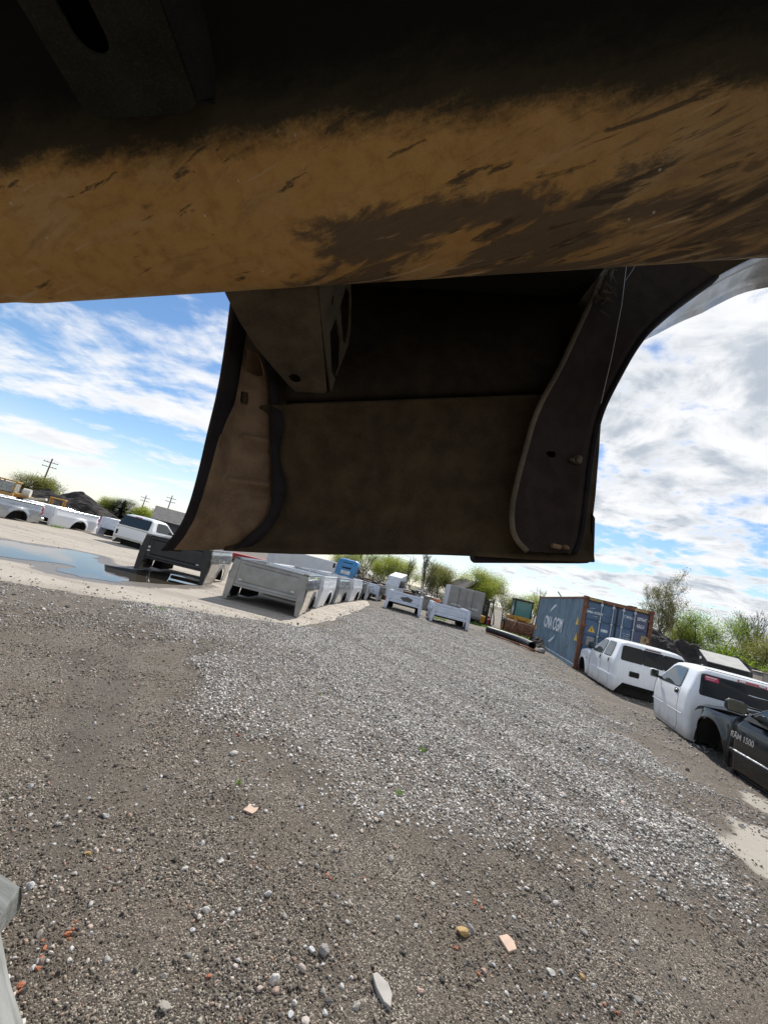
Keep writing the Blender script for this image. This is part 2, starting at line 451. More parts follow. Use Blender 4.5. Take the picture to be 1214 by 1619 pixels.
gx = axis(-700, 700, -4.5, 6.5, 0.05, 1.07); gy = axis(-300, 900, 1.2, 9.5, 0.05, 1.07)
gme, gco = grid_mesh('ground', gx, gy, hz)
fattr(gme, 'pale', pale_at(gco[:, 0], gco[:, 1])); fattr(gme, 'patch', patch_at(gco[:, 0], gco[:, 1]))
ground = tag(link('ground', gme, ground_material(), smooth=True), kind='structure')

# concrete pad under the row of truck beds
def pad_material():
    n = NT('pad_concrete'); c = n.coord(); wet = n.attr('wet')
    col = n.mix(n.noise(c, 1.1, 6, 0.6), (0.30, 0.262, 0.215), (0.46, 0.415, 0.35))
    track = n.mr(n.noise(n.map(c, (0.35, 1.6, 1), (0, 0, -0.35)), 0.9, 6, 0.6), 0.46, 0.66)
    col = n.mix(n.op('MULTIPLY', track, 0.6), col, (0.21, 0.18, 0.15))
    spk = n.mr(n.vor(c, 11), 0.10, 0.20, 1.0, 0.0)
    spk = n.op('MULTIPLY', spk, n.mr(n.noise(c, 1.7, 3), 0.5, 0.62))
    col = n.mix(n.op('MULTIPLY', spk, 0.75), col, (0.09, 0.08, 0.07))
    fine = n.noise(c, 45, 5, 0.7)
    col = n.mix(n.mr(fine, 0.35, 0.75, 0, 0.4), col, (0.16, 0.14, 0.12))
    w = n.mr(n.op('ADD', wet, n.op('MULTIPLY', n.op('SUBTRACT', n.noise(c, 2.2, 6, 0.65), 0.5), 1.3)), 0.3, 0.6)
    col = n.mix(n.op('MULTIPLY', w, 0.85), col, (0.12, 0.10, 0.08))
    n.P(col=col, rough=n.mixf(w, 0.88, 0.38), normal=n.bump(fine, 0.006, 0.8))
    return n.m
px_ = axis(-44, 4, -10, 0.5, 0.12, 1.25); py_ = axis(-9, 36, 6, 16, 0.12, 1.25)
def padz(x, y):
    d = poly_sd(x, y, PAD)
    return 0.012 - 0.09 * sstep(-0.10, 0.22, d + (fbm(x * 3, y * 3) - 0.5) * 0.35) - 0.6 * sstep(0.5, 1.5, d) - 1.5 * sstep(26, 48, np.hypot(x, y)) + 0.0
pme, pco = grid_mesh('concrete_pad', px_, py_, padz)
fattr(pme, 'wet', 1 - sstep(0.0, 0.9, poly_sd(pco[:, 0], pco[:, 1], PUD)))
tag(link('pavement', pme, pad_material(), smooth=True), kind='structure')

def smooth_loop(pts, k=6, jit=0.06):
    n = len(pts); out = []
    for i in range(n):
        p0, p1, p2, p3 = [Vector(pts[(i + d) % n]) for d in (-1, 0, 1, 2)]
        for j in range(k):
            t = j / k
            q = 0.5 * ((2 * p1) + (p2 - p0) * t + (2 * p0 - 5 * p1 + 4 * p2 - p3) * t * t + (3 * p1 - p0 - 3 * p2 + p3) * t ** 3)
            out.append((q.x + random.uniform(-jit, jit), q.y + random.uniform(-jit, jit)))
    return out
def water_material():
    n = NT('puddle_water'); c = n.coord()
    n.P(col=(0.05, 0.042, 0.032), rough=0.015, ior=1.33, spec=0.5, normal=n.bump(n.noise(c, 5, 2), 0.004, 0.12))
    return n.m
_pl = [(x + (float(fbm(x * 3, y * 3)) - 0.5) * 0.35, y + (float(fbm(x * 3 + 40, y * 3)) - 0.5) * 0.35) for x, y in smooth_loop(PUD, 10, 0.008)]
tag(plate('water', _pl, [], 0.001, water_material(), None, Matrix.Translation((0, 0, 0.0165))), kind='structure')

# ---- gravel stones, scattered as instances
def stone_mesh(seed, flat=0.6, sub=2, rough=0.22):
    r = np.random.default_rng(seed); bm = bmesh.new(); bmesh.ops.create_icosphere(bm, subdivisions=sub, radius=1.0)
    ax = np.array([1.0, r.uniform(0.6, 0.95), flat * r.uniform(0.75, 1.15)])
    cuts = [(Vector(r.normal(size=3)).normalized(), r.uniform(0.55, 0.85)) for _ in range(7)]
    for v in bm.verts:
        p = v.co.copy()
        for nrm, d in cuts:
            k = p.dot(nrm)
            if k > d: p -= nrm * (k - d) * 0.9
        v.co = Vector((p.x * ax[0], p.y * ax[1], p.z * ax[2])) * (1 + r.uniform(-rough, rough) * 0.35)
    me = bpy.data.meshes.new('stone'); bm.to_mesh(me); bm.free()
    return me
def stone_material(name, stops, rough=0.8):
    n = NT(name); oi = n.N.new('ShaderNodeObjectInfo')
    col = n.ramp(oi.outputs['Random'], stops, 'LINEAR')
    c = n.coord(); f = n.noise(c, 2.3, 4)
    col = n.mix(n.mr(f, 0.4, 0.75, 0, 0.3), col, (0.14, 0.12, 0.10))
    n.P(col=col, rough=rough, spec=0.5)
    return n.m
def stone_collection(name, mat, seeds, flat=0.6, sub=1):
    c = bpy.data.collections.new(name)
    for s in seeds:
        me = stone_mesh(s, flat, sub); me.materials.append(mat)
        c.objects.link(bpy.data.objects.new(name + '_source', me))
    return c
def scatter(name, xy, size, coll, label, cat, sink=0.25, tilt=0.5, zf=None):
    n = len(xy)
    z = (zf or hz)(xy[:, 0], xy[:, 1]) + size * sink
    me = bpy.data.meshes.new(name); me.vertices.add(n)
    me.vertices.foreach_set('co', np.column_stack([xy, z]).astype(np.float32).reshape(-1))
    fattr(me, 'size', size)
    ro = np.column_stack([RNG.normal(0, tilt, n), RNG.normal(0, tilt, n), RNG.uniform(0, 6.283, n)]).astype(np.float32)
    a = me.attributes.new('turn', 'FLOAT_VECTOR', 'POINT'); a.data.foreach_set('vector', ro.reshape(-1))
    o = link(name, me)
    g = bpy.data.node_groups.new(name, 'GeometryNodeTree')
    g.interface.new_socket('Geometry', in_out='INPUT', socket_type='NodeSocketGeometry')
    g.interface.new_socket('Geometry', in_out='OUTPUT', socket_type='NodeSocketGeometry')
    N, L = g.nodes, g.links
    gi, go = N.new('NodeGroupInput'), N.new('NodeGroupOutput')
    ip = N.new('GeometryNodeInstanceOnPoints'); ci = N.new('GeometryNodeCollectionInfo')
    ci.inputs['Collection'].default_value = coll; ci.inputs['Separate Children'].default_value = True; ci.inputs['Reset Children'].default_value = True
    ip.inputs['Pick Instance'].default_value = True
    na = N.new('GeometryNodeInputNamedAttribute'); na.data_type = 'FLOAT_VECTOR'; na.inputs['Name'].default_value = 'turn'
    nb = N.new('GeometryNodeInputNamedAttribute'); nb.data_type = 'FLOAT'; nb.inputs['Name'].default_value = 'size'
    e2r = N.new('FunctionNodeEulerToRotation')
    ri = N.new('FunctionNodeRandomValue'); ri.data_type = 'INT'
    ri.inputs[4].default_value, ri.inputs[5].default_value = 0, len(coll.objects) - 1
    L.new(gi.outputs[0], ip.inputs['Points']); L.new(ci.outputs[0], ip.inputs['Instance'])
    L.new(ri.outputs[2], ip.inputs['Instance Index'])
    L.new(na.outputs[0], e2r.inputs[0]); L.new(e2r.outputs[0], ip.inputs['Rotation']); L.new(nb.outputs[0], ip.inputs['Scale'])
    L.new(ip.outputs[0], go.inputs[0])
    m = o.modifiers.new('scatter', 'NODES'); m.node_group = g
    return tag(o, label, cat, kind='stuff')

def sector(n, r0, r1, power=1.0, half=0.92):
    """random points in a sector of the yard in front of the bed, density thinning with distance"""
    u = RNG.random(n)
    r = (r0 ** power + u * (r1 ** power - r0 ** power)) ** (1 / power)
    th = RNG.uniform(-half, half, n) + 0.08
    return np.column_stack([r * np.sin(th), r * np.cos(th)])
LIME = [(0.0, (0.06, 0.056, 0.052)), (0.16, (0.17, 0.155, 0.138)), (0.34, (0.36, 0.33, 0.28)), (0.52, (0.50, 0.475, 0.435)), (0.72, (0.68, 0.655, 0.61)), (0.87, (0.46, 0.35, 0.27)), (0.93, (0.72, 0.70, 0.66)), (1.0, (0.82, 0.80, 0.77))]
GRIT = [(0.0, (0.045, 0.038, 0.031)), (0.34, (0.095, 0.077, 0.059)), (0.6, (0.18, 0.15, 0.115)), (0.83, (0.34, 0.30, 0.245)), (0.93, (0.33, 0.2, 0.13)), (1.0, (0.55, 0.51, 0.45))]
lime_c = stone_collection('limestone', stone_material('limestone', LIME, 0.62), range(20, 28), 0.6)
PEB = [(q, tuple(min(v, 0.5) * 0.9 for v in c_)) for q, c_ in LIME]
peb_c = stone_collection('pebble', stone_material('pebble', PEB, 0.75), range(80, 86), 0.6, 2)
grit_c = stone_collection('grit', stone_material('grit', GRIT), range(40, 46), 0.65)
def keep(xy, want_pale):
    p = pale_at(xy[:, 0], xy[:, 1]); off = (patch_at(xy[:, 0], xy[:, 1]) > 0.4) & (RNG.random(len(xy)) > 0.12) | (poly_sd(xy[:, 0], xy[:, 1], PAD) < 0.0)
    q = p if want_pale else (1 - 0.75 * p) * (0.25 + 0.75 * sstep(0.40, 0.62, fbm(xy[:, 0] * 1.9 + 4, xy[:, 1] * 1.9, 4)))
    return xy[(RNG.random(len(xy)) < q) & ~off]
xy = keep(sector(420000, 2.3, 17.0, 1.25), True)
scatter('limestone_gravel', xy, np.clip(RNG.lognormal(math.log(0.0088), 0.33, len(xy)), 0.004, 0.026) * (1 + 0.03 * np.hypot(*xy.T)), lime_c, 'pale limestone gravel spread across the middle of the yard', 'gravel')
xy = keep(sector(200000, 1.25, 7.0, 1.0), False)
scatter('dark_gravel', xy, np.clip(RNG.lognormal(math.log(0.0034), 0.42, len(xy)), 0.0016, 0.016) * (1 + 0.10 * np.hypot(*xy.T)), grit_c, 'fine dark grit and small stones on packed dirt', 'gravel')
xy = keep(sector(9000, 1.3, 8.0, 1.2), False)
scatter('loose_pebbles', xy, np.clip(RNG.lognormal(math.log(0.0075), 0.42, len(xy)), 0.004, 0.024), peb_c, 'loose pale pebbles strewn over the dark dirt', 'pebbles')
xy = sector(120000, 6.0, 24.0, 1.5)
xy = xy[(poly_sd(xy[:, 0], xy[:, 1], PAD) > 0) & (RNG.random(len(xy)) < 0.25 + 0.75 * sstep(0.42, 0.6, fbm(xy[:, 0] * 0.9, xy[:, 1] * 0.9)))]
scatter('lane_gravel', xy, np.clip(RNG.lognormal(math.log(0.011), 0.4, len(xy)), 0.005, 0.035), peb_c, 'coarse gravel along the lane in front of the white cabs', 'gravel')
xy = sector(60000, 6.5, 20.0, 1.3); _d = poly_sd(xy[:, 0], xy[:, 1], PAD)
xy = xy[(_d < 0.02) & (RNG.random(len(xy)) < 0.035 + 0.9 * np.exp(_d / 0.12) + 0.25 * np.exp(_d / 0.5)) & (poly_sd(xy[:, 0], xy[:, 1], PUD) > 0.1)]
scatter('pad_debris', xy, np.clip(RNG.lognormal(math.log(0.010), 0.45, len(xy)), 0.004, 0.04), grit_c, 'small stones and dark crumbs spilled onto the pale pavement', 'gravel', zf=lambda x, y: np.maximum(padz(x, y), hz(x, y)))

# ------------------------------------------------------------------ the raised truck bed overhead, seen from underneath
TILT = math.radians(12.7)
BASE = Vector((0.0, 0.95, 0.03))
_rot = Matrix.Rotation(-TILT, 3, 'Y')
raised = empty('truck_bed', EYE + _rot @ BASE, label='raised truck bed seen from underneath with dusty brown sill and dark wheel arch', cat='truck bed', rot=(0, -TILT, 0))

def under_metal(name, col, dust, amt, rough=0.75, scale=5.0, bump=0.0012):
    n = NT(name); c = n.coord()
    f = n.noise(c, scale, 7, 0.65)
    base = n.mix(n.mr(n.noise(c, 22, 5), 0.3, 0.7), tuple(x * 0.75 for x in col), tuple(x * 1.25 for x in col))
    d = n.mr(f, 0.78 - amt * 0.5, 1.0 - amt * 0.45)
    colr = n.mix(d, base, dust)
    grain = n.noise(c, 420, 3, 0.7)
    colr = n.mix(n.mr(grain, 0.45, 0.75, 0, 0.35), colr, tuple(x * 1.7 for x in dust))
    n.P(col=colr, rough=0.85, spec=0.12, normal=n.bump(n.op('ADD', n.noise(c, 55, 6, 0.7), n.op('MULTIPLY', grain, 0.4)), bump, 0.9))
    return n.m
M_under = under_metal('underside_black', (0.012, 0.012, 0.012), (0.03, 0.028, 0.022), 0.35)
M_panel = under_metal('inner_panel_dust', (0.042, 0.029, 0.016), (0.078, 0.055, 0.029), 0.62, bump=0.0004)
M_tail = under_metal('tail_panel_dust', (0.14, 0.090, 0.054), (0.21, 0.138, 0.082), 0.6, bump=0.0004)
M_flange = under_metal('wheelhouse_black', (0.022, 0.0155, 0.013), (0.042, 0.030, 0.024), 0.45, bump=0.0006)
M_bracket = under_metal('bracket_dust', (0.080, 0.066, 0.047), (0.16, 0.126, 0.084), 0.6)
M_rib = under_metal('rib_grime', (0.016, 0.017, 0.013), (0.042, 0.043, 0.032), 0.5)
M_edge = under_metal('edge_black', (0.016, 0.013, 0.013), (0.034, 0.027, 0.025), 0.4)
M_silver = pm('silver_arch_paint', (0.38, 0.40, 0.43), 0.32, 0.5, 0.1, 9, coat=0.5, dirt=(0.2, 0.19, 0.18), dirt_amt=0.4)
M_web = pm('thread_grey', (0.5, 0.5, 0.5), 0.6)

def sill_material():
    n = NT('sill_dust'); uv = n.N.new('ShaderNodeUVMap').outputs[0]
    s = n.sep(uv); u, v = s[0], s[1]          # metres along, metres across from the lower lip
    smr = lambda sx, sy, rot, off=(0, 0, 0): n.map(n.map(uv, (1, 1, 1), (0, 0, -rot)), (sx, sy, 1), (0, 0, 0), off)
    cen = lambda q: n.op('SUBTRACT', q, 0.5)
    # caked dust in several tones
    col = n.mix(n.noise(uv, 7, 7, 0.65), (0.46, 0.238, 0.066), (0.58, 0.365, 0.145))
    col = n.mix(n.mr(n.noise(uv, 38, 6, 0.7), 0.42, 0.72, 0, 0.55), col, (0.32, 0.155, 0.045))
    col = n.mix(n.mr(n.noise(smr(4, 13, 0.30), 1.0, 7, 0.65, 0.5), 0.50, 0.68, 0, 0.6), col, (0.56, 0.39, 0.20))
    col = n.mix(n.mr(n.noise(smr(6, 26, 0.30), 1.0, 7, 0.68, 0.5), 0.52, 0.68, 0, 0.55), col, (0.25, 0.14, 0.06))
    col = n.mix(n.mr(n.op('ADD', u, n.op('MULTIPLY', cen(n.noise(uv, 3, 5)), 0.5)), 0.0, 0.75, 0, 0.6), col, (0.25, 0.19, 0.115))
    # large bare dark smear towards the wheel end, ragged at its left edge
    rag = n.op('ADD', n.op('MULTIPLY', cen(n.noise(smr(4, 9, 0.3), 1.4, 7, 0.68, 0.6)), 0.55), n.op('MULTIPLY', cen(n.noise(uv, 60, 5, 0.7)), 0.10))
    side = n.mr(n.op('ADD', u, rag), -0.13, -0.06)
    low = n.mr(n.op('ADD', n.op('SUBTRACT', v, n.op('MULTIPLY', u, 0.05)), n.op('MULTIPLY', rag, 0.30)), 0.085, 0.105, 1, 0)
    gold = n.mr(n.noise(smr(3.0, 13, 0.42, (1.3, 0.4, 0)), 1.0, 6, 0.62, 0.5), 0.52, 0.58)
    smear = n.op('MULTIPLY', n.op('MULTIPLY', side, low), n.op('SUBTRACT', 1.0, n.op('MULTIPLY', gold, 0.85)))
    dark = n.mix(n.noise(smr(8, 50, 0.36), 1.0, 6, 0.7), (0.065, 0.047, 0.034), (0.17, 0.125, 0.085))
    col = n.mix(n.op('MULTIPLY', smear, 0.9), col, dark)
    # wiped streaks
    st = n.noise(smr(8, 44, 0.30), 1.0, 6, 0.66, 0.5)
    streak = n.mr(n.op('ADD', st, n.mr(u, -0.5, 0.65, -0.008, 0.055)), 0.61, 0.67)
    col = n.mix(n.op('MULTIPLY', streak, 0.82), col, (0.07, 0.055, 0.040))
    st3 = n.noise(smr(14, 120, 0.36, (2, 5, 0)), 1.0, 4, 0.6, 0.2)
    col = n.mix(n.mr(n.op('ADD', st3, n.mr(u, -0.1, 0.7, -0.10, 0.05)), 0.55, 0.68, 0, 0.5), col, (0.12, 0.085, 0.055))
    st2 = n.noise(smr(6, 75, 0.26, (3, 1, 0)), 1.0, 5, 0.6)
    col = n.mix(n.mr(n.op('ADD', st2, n.mr(v, 0, 0.05, 0.05, -0.03)), 0.60, 0.68, 0, 0.75), col, (0.55, 0.40, 0.24))
    spot = n.mr(n.op('ADD', n.vor(smr(7, 16, 0.3), 1.6, out='Distance'), n.op('MULTIPLY', cen(n.noise(uv, 90, 5, 0.7)), 0.3)), 0.10, 0.20, 1, 0)
    spot = n.op('MULTIPLY', spot, n.mr(n.noise(uv, 16, 4), 0.47, 0.55))
    col = n.mix(n.op('MULTIPLY', spot, 0.7), col, (0.12, 0.08, 0.05))
    for sc_, a_, b_ in ((17, 0.030, 0.06), (42, 0.04, 0.10)):
        fleck = n.mr(n.op('ADD', n.vor(uv, sc_, out='Distance'), n.op('MULTIPLY', cen(n.noise(uv, 300, 2)), 0.06)), a_, b_, 1, 0)
        fleck = n.op('MULTIPLY', fleck, n.mr(n.noise(uv, 5 + sc_ * 0.2, 2), 0.53, 0.6))
        col = n.mix(n.op('MULTIPLY', fleck, 0.9), col, (0.62, 0.53, 0.40))
    # dust ends at a ragged line: black undercoat above it
    e = n.op('ADD', v, n.op('MULTIPLY', cen(n.noise(uv, 130, 6, 0.75)), 0.030))
    e = n.op('ADD', e, n.op('MULTIPLY', cen(n.noise(smr(6, 18, 0.2), 1.6, 6, 0.7)), 0.075))
    e = n.op('SUBTRACT', e, n.op('MULTIPLY', u, 0.004))
    blk = n.mr(e, 0.160, 0.196)
    film = n.mr(e, 0.185, 0.25, 0.45, 0.0)
    col = n.mix(blk, col, n.mix(film, (0.010, 0.010, 0.009), (0.11, 0.09, 0.05)))
    grain = n.noise(uv, 520, 3, 0.75)
    col = n.mix(n.mr(grain, 0.4, 0.8, 0, 0.4), col, n.mix(0.5, col, (0.02, 0.015, 0.01)))
    h = n.op('ADD', n.op('MULTIPLY', n.noise(uv, 70, 8, 0.75), 0.8), n.op('MULTIPLY', grain, 0.3))
    h = n.op('SUBTRACT', h, n.op('MULTIPLY', n.op('ADD', smear, streak), 0.3))
    n.P(col=col, rough=0.92, spec=0.15, normal=n.bump(h, 0.0032, 1.0))
    return n.m

def loc(p): return Vector(p) - BASE
def place(mb, name, mat, parent=raised, smooth=True, fix=True):
    mb.v = [tuple(loc(p)) for p in mb.v]
    return mb.build(name, mat, parent, smooth, fix)
def interp(pts, t):
    """point at fraction t of a smoothed polyline's length (any dimension)"""
    P = np.array(pts, float)
    for _ in range(3):
        Q = np.repeat(P, 2, axis=0); Q[1:-1:2] = P[:-1] * 0.75 + P[1:] * 0.25; Q[2:-1:2] = P[:-1] * 0.25 + P[1:] * 0.75; P = Q
    P = P[np.r_[True, np.linalg.norm(np.diff(P, axis=0), axis=1) > 1e-9]]; d = np.r_[0, np.cumsum(np.linalg.norm(np.diff(P, axis=0), axis=1))]
    return np.array([np.interp(np.asarray(t) * d[-1], d, P[:, k]) for k in range(P.shape[1])]).T

# the wide dusty sill, running across just ahead of the eye
lo0, lo1 = Vector((-0.70, 0.69, 0.49)), Vector((0.575, 0.49, 0.49))
sdir = (lo1 - lo0).normalized(); sper = Vector((-sdir.y, sdir.x, 0))
sec = [(0.045, 0.30), (0.045, 0.03), (0.035, 0.012), (0.018, 0.002), (0.0, 0.0), (-0.02, 0.003), (-0.05, 0.010), (-0.085, 0.022), (-0.12, 0.040), (-0.15, 0.058), (-0.18, 0.08), (-0.215, 0.105), (-0.25, 0.118), (-0.30, 0.122)]
arc = [0.0]
for a, b in zip(sec, sec[1:]): arc.append(arc[-1] + math.hypot(b[0] - a[0], b[1] - a[1]))
arc = [a - arc[4] for a in arc]
mb = MB(); rows = []; uvs = []
svals = np.arange(-0.62, 2.3, 0.012)
for s_ in svals:
    p = lo0 + sdir * float(s_)
    end = max(0.0, 0.035 - s_)
    dent = (fbm(s_ * 6, 1.3) - 0.5) * 0.006
    row = []
    for (a, b), v_ in zip(sec, arc):
        lip = math.exp(-(v_ / 0.03) ** 2)
        q = p + sper * (a + 0.6 * end * lip * 0) + Vector((0, 0, b + lip * (dent + 0.55 * min(end, 0.05))))
        q += Vector((0, 0, (fbm(s_ * 5 + 3, v_ * 9 + 2) - 0.5) * 0.010 * (1 if v_ > 0.01 else 0)))
        row.append(q); uvs.append((float(s_) - 0.7, v_))
    rows.append(row)
mb.grid(rows)
sill = place(mb, 'sill', sill_material(), fix=False)
uvl = sill.data.uv_layers.new(name='UVMap')
for lp in sill.data.loops: uvl.data[lp.index].uv = uvs[lp.vertex_index]
solid(sill, 0.004, -1)

# black floor pan above the eye
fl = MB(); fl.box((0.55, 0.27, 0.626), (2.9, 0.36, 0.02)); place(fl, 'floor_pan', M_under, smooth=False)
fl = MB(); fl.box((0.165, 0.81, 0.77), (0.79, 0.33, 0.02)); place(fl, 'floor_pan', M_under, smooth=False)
# pressed cross rib with a long slot, overhead
rib = plate('cross_rib', [(-0.362, 0.10), (-0.222, 0.10), (-0.222, 0.395), (-0.235, 0.405), (-0.345, 0.418), (-0.362, 0.41)], [rrect(0.034, 0.20, 0.017, 6, -0.308, 0.256)], 0.004, M_rib, raised, Matrix.Translation(loc((0, 0, 0.548))))
rb = MB(); rb.grid([[(-0.362, 0.10, 0.55), (-0.362, 0.408, 0.55)], [(-0.385, 0.10, 0.617), (-0.385, 0.43, 0.617)]]); rb.grid([[(-0.222, 0.10, 0.55), (-0.222, 0.395, 0.55)], [(-0.20, 0.10, 0.617), (-0.20, 0.43, 0.617)]])
rb.grid([[(-0.362, 0.41, 0.55), (-0.222, 0.397, 0.55)], [(-0.385, 0.44, 0.617), (-0.20, 0.44, 0.617)]])
solid(place(rb, 'rib_wall', M_under, rib, False), 0.003)
# outer bed side, inner face, with the wheel arch cut out
ARCH = [(0.545, 0.05), (0.565, 0.16), (0.598, 0.442), (0.628, 0.515), (0.668, 0.591), (0.708, 0.649), (0.795, 0.73), (0.825, 0.751), (0.904, 0.819), (1.005, 0.885), (1.135, 0.955), (1.36, 0.99), (1.55, 0.955), (1.72, 0.86), (1.85, 0.70), (1.92, 0.50), (1.96, 0.05)]
ax_, az_ = zip(*ARCH)
xs = np.unique(np.r_[np.linspace(-0.34, 0.545, 50), np.linspace(0.545, 1.96, 110), np.linspace(1.96, 2.5, 8)])
mb = MB(); rows = []
for x in xs:
    zb = 0.045 + 0.004 * math.sin(x * 9)
    if 0.545 < x < 1.96: zb = float(np.interp(x, ax_, az_))
    row = []
    zc = 0.432 + 0.085 * x
    for t in np.r_[0, 0.012, 0.03, np.linspace(0.06, 1, 110)]:
        z = zb + t * (1.10 - zb)
        y = 0.952 + 0.02 * ((z - 0.45) / 0.45) ** 2 * (z < 0.45)
        y += 0.020 * sstep(-0.012, 0.006, z - zc) - 0.026 * math.exp(-((z - zc + 0.002) / 0.011) ** 2)
        if x <= 0.56 and z < 0.085: y -= 0.035 * (1 - (z - 0.045) / 0.04) ** 1.5 if z >= 0.045 else 0.035
        row.append((x, y, z))
    rows.append(row)
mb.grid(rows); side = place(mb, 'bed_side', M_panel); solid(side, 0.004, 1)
lipb = MB(); rows = []
for t in np.linspace(0, 1, 60):
    a = interp(ARCH[5:], t); k = min(1, 6 * t)
    rows.append([(a[0], 0.958, a[1]), (a[0] + 0.012 * k, 0.985, a[1] - 0.008 * k), (a[0] + 0.02 * k, 1.02, a[1] - 0.026 * k), (a[0] + 0.02 * k, 1.05, a[1] - 0.052 * k), (a[0] + 0.01 * k, 1.062, a[1] - 0.02 * k), (a[0] + 0.0 * k, 1.066, a[1] + 0.10 * k)])
lipb.grid(rows); solid(place(lipb, 'wheel_arch_lip', M_silver, side), 0.003)

mb = MB(); rows = []  # added dark sheet standing in for shade on the panel above the ridge
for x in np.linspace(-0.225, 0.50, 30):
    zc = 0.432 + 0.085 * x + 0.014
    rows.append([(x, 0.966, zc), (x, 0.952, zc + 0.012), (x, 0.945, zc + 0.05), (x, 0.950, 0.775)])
mb.grid(rows); solid(place(mb, 'upper_shade_sheet', under_metal('upper_shade_dark', (0.024, 0.018, 0.012), (0.042, 0.031, 0.019), 0.5, bump=0.0004), side), 0.003)
# tail end panel: pressed sheet with two ridges and two holes
T_OUT = [(-0.345, 0.86, 0.70), (-0.347, 0.86, 0.624), (-0.351, 0.86, 0.494), (-0.357, 0.86, 0.40), (-0.370, 0.86, 0.308), (-0.381, 0.86, 0.212), (-0.394, 0.86, 0.134), (-0.409, 0.86, 0.085), (-0.443, 0.86, 0.036)]
T_IN = [(-0.36, 0.94, 0.76), (-0.331, 0.94, 0.685), (-0.299, 0.94, 0.579), (-0.268, 0.94, 0.493), (-0.257, 0.94, 0.392), (-0.248, 0.94, 0.31), (-0.235, 0.94, 0.168), (-0.243, 0.94, 0.129), (-0.263, 0.94, 0.098), (-0.318, 0.94, 0.047)]
zo = np.array(T_OUT)[::-1]; zi = np.array(T_IN)[::-1]
def tail_pt(t, w):
    z = 0.036 + t * 0.664
    xo = np.interp(z, zo[:, 2], zo[:, 0]); zi_ = max(z, 0.047); xi = np.interp(zi_, zi[:, 2], zi[:, 0])
    p = np.array([xo, 0.86, z]) * (1 - w) + np.array([xi, 0.94, zi_]) * w
    p[1] += 0.028 * sstep(0.16, 0.30, w) * (1 - 0.4 * w)          # step behind the black rim
    for zr, w0 in ((0.315, 0.36), (0.205, 0.22)):
        p[1] -= 0.014 * math.exp(-((z - zr) / 0.010) ** 2) * sstep(w0, w0 + 0.18, w)
        p[1] += 0.006 * math.exp(-((z - zr + 0.022) / 0.010) ** 2) * sstep(w0, w0 + 0.18, w)
    p[1] += 0.02 * math.exp(-((w - 1) / 0.05) ** 2)
    return p
nt_, nw = 260, 96
P = [[tail_pt(i / (nt_ - 1), j / (nw - 1)) for j in range(nw)] for i in range(nt_)]
def in_hole(p, w):
    z = p[2]
    if ((w - 0.42) / 0.085) ** 4 + ((z - 0.415) / 0.017) ** 4 < 1: return True
    return ((w - 0.62) / 0.23) ** 4 + ((z - 0.515) / 0.032) ** 4 < 1
mb = MB(); mb.poly([q for r_ in P for q in r_], [(i * nw + j, (i + 1) * nw + j, (i + 1) * nw + j + 1, i * nw + j + 1) for i in range(nt_ - 1) for j in range(nw - 1) if not in_hole((P[i][j] + P[i + 1][j + 1]) / 2, (j + 0.5) / (nw - 1))])
tail = place(mb, 'tail_panel', M_tail, fix=False); solid(tail, 0.004, 1)
mb = MB(); rows = []
for t in np.linspace(0, 1, 60):
    a = interp(T_OUT, t); k = 0.85 - 0.25 * t
    rows.append([(a[0] - 0.002, a[1] + 0.03, a[2]), (a[0], a[1] - 0.002, a[2] - 0.001), (a[0] + 0.016 * k, a[1] - 0.004, a[2]), (a[0] + 0.030 * k, a[1] + 0.018, a[2]), (a[0] + 0.034 * k, a[1] + 0.04, a[2])])
mb.grid(rows); solid(place(mb, 'tail_rim', M_edge, tail), 0.003)
mb = MB(); rows = []
for t in np.linspace(0, 1, 70):
    a = interp(T_IN[2:], t); wv = 0.024 + 0.007 * math.sin(t * 21) * (0.3 + 0.7 * (t < 0.75))
    rows.append([(a[0] - 0.001, a[1] - 0.004, a[2]), (a[0] + wv * 0.55, a[1] + 0.001, a[2] - 0.002), (a[0] + wv, a[1] + 0.006, a[2] - 0.004)])
mb.grid(rows); solid(place(mb, 'seam_flange', M_edge, tail), 0.003)
# dark lining behind the holes
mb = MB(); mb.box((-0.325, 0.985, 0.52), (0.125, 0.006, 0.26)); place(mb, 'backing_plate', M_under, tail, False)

# wheelhouse flange with rolled lip
F_IN = [(0.635, 0.90), (0.605, 0.836), (0.547, 0.703), (0.5, 0.603), (0.455, 0.506), (0.395, 0.403), (0.361, 0.289), (0.335, 0.195), (0.326, 0.141), (0.33, 0.089), (0.361, 0.058)]
F_OUT = [(0.93, 0.835), (0.80, 0.735), (0.70, 0.64), (0.615, 0.495), (0.572, 0.41), (0.545, 0.296), (0.53, 0.201), (0.517, 0.125), (0.506, 0.085), (0.49, 0.058)]
mb = MB(); rows = []
for t in np.linspace(0, 1, 240):
    a = interp(F_IN, t); b = interp(F_OUT, t)
    rows.append([(a[0] + (b[0] - a[0]) * w, 0.895 + 0.012 * math.sin(w * 3.0) + 0.028 * w + 0.014 * sstep(0.86, 1, w), a[1] + (b[1] - a[1]) * w) for w in np.linspace(0, 1, 60)])
mb.poly([q for r_ in rows for q in r_], [(i * 60 + j, (i + 1) * 60 + j, (i + 1) * 60 + j + 1, i * 60 + j + 1) for i in range(239) for j in range(59)
        if ((rows[i][j][0] - 0.437) / 0.014) ** 2 + ((rows[i][j][2] - 0.302) / 0.008) ** 2 > 1])
wh = place(mb, 'wheelhouse_flange', M_flange, fix=False); solid(wh, 0.004, 1)
lip = interp(F_IN, np.linspace(0, 1, 70))
mb = MB(); mb.tube([(a, 0.893 - 0.006, b) for a, b in lip], 0.0065, 8); place(mb, 'rolled_lip', M_bracket, wh)
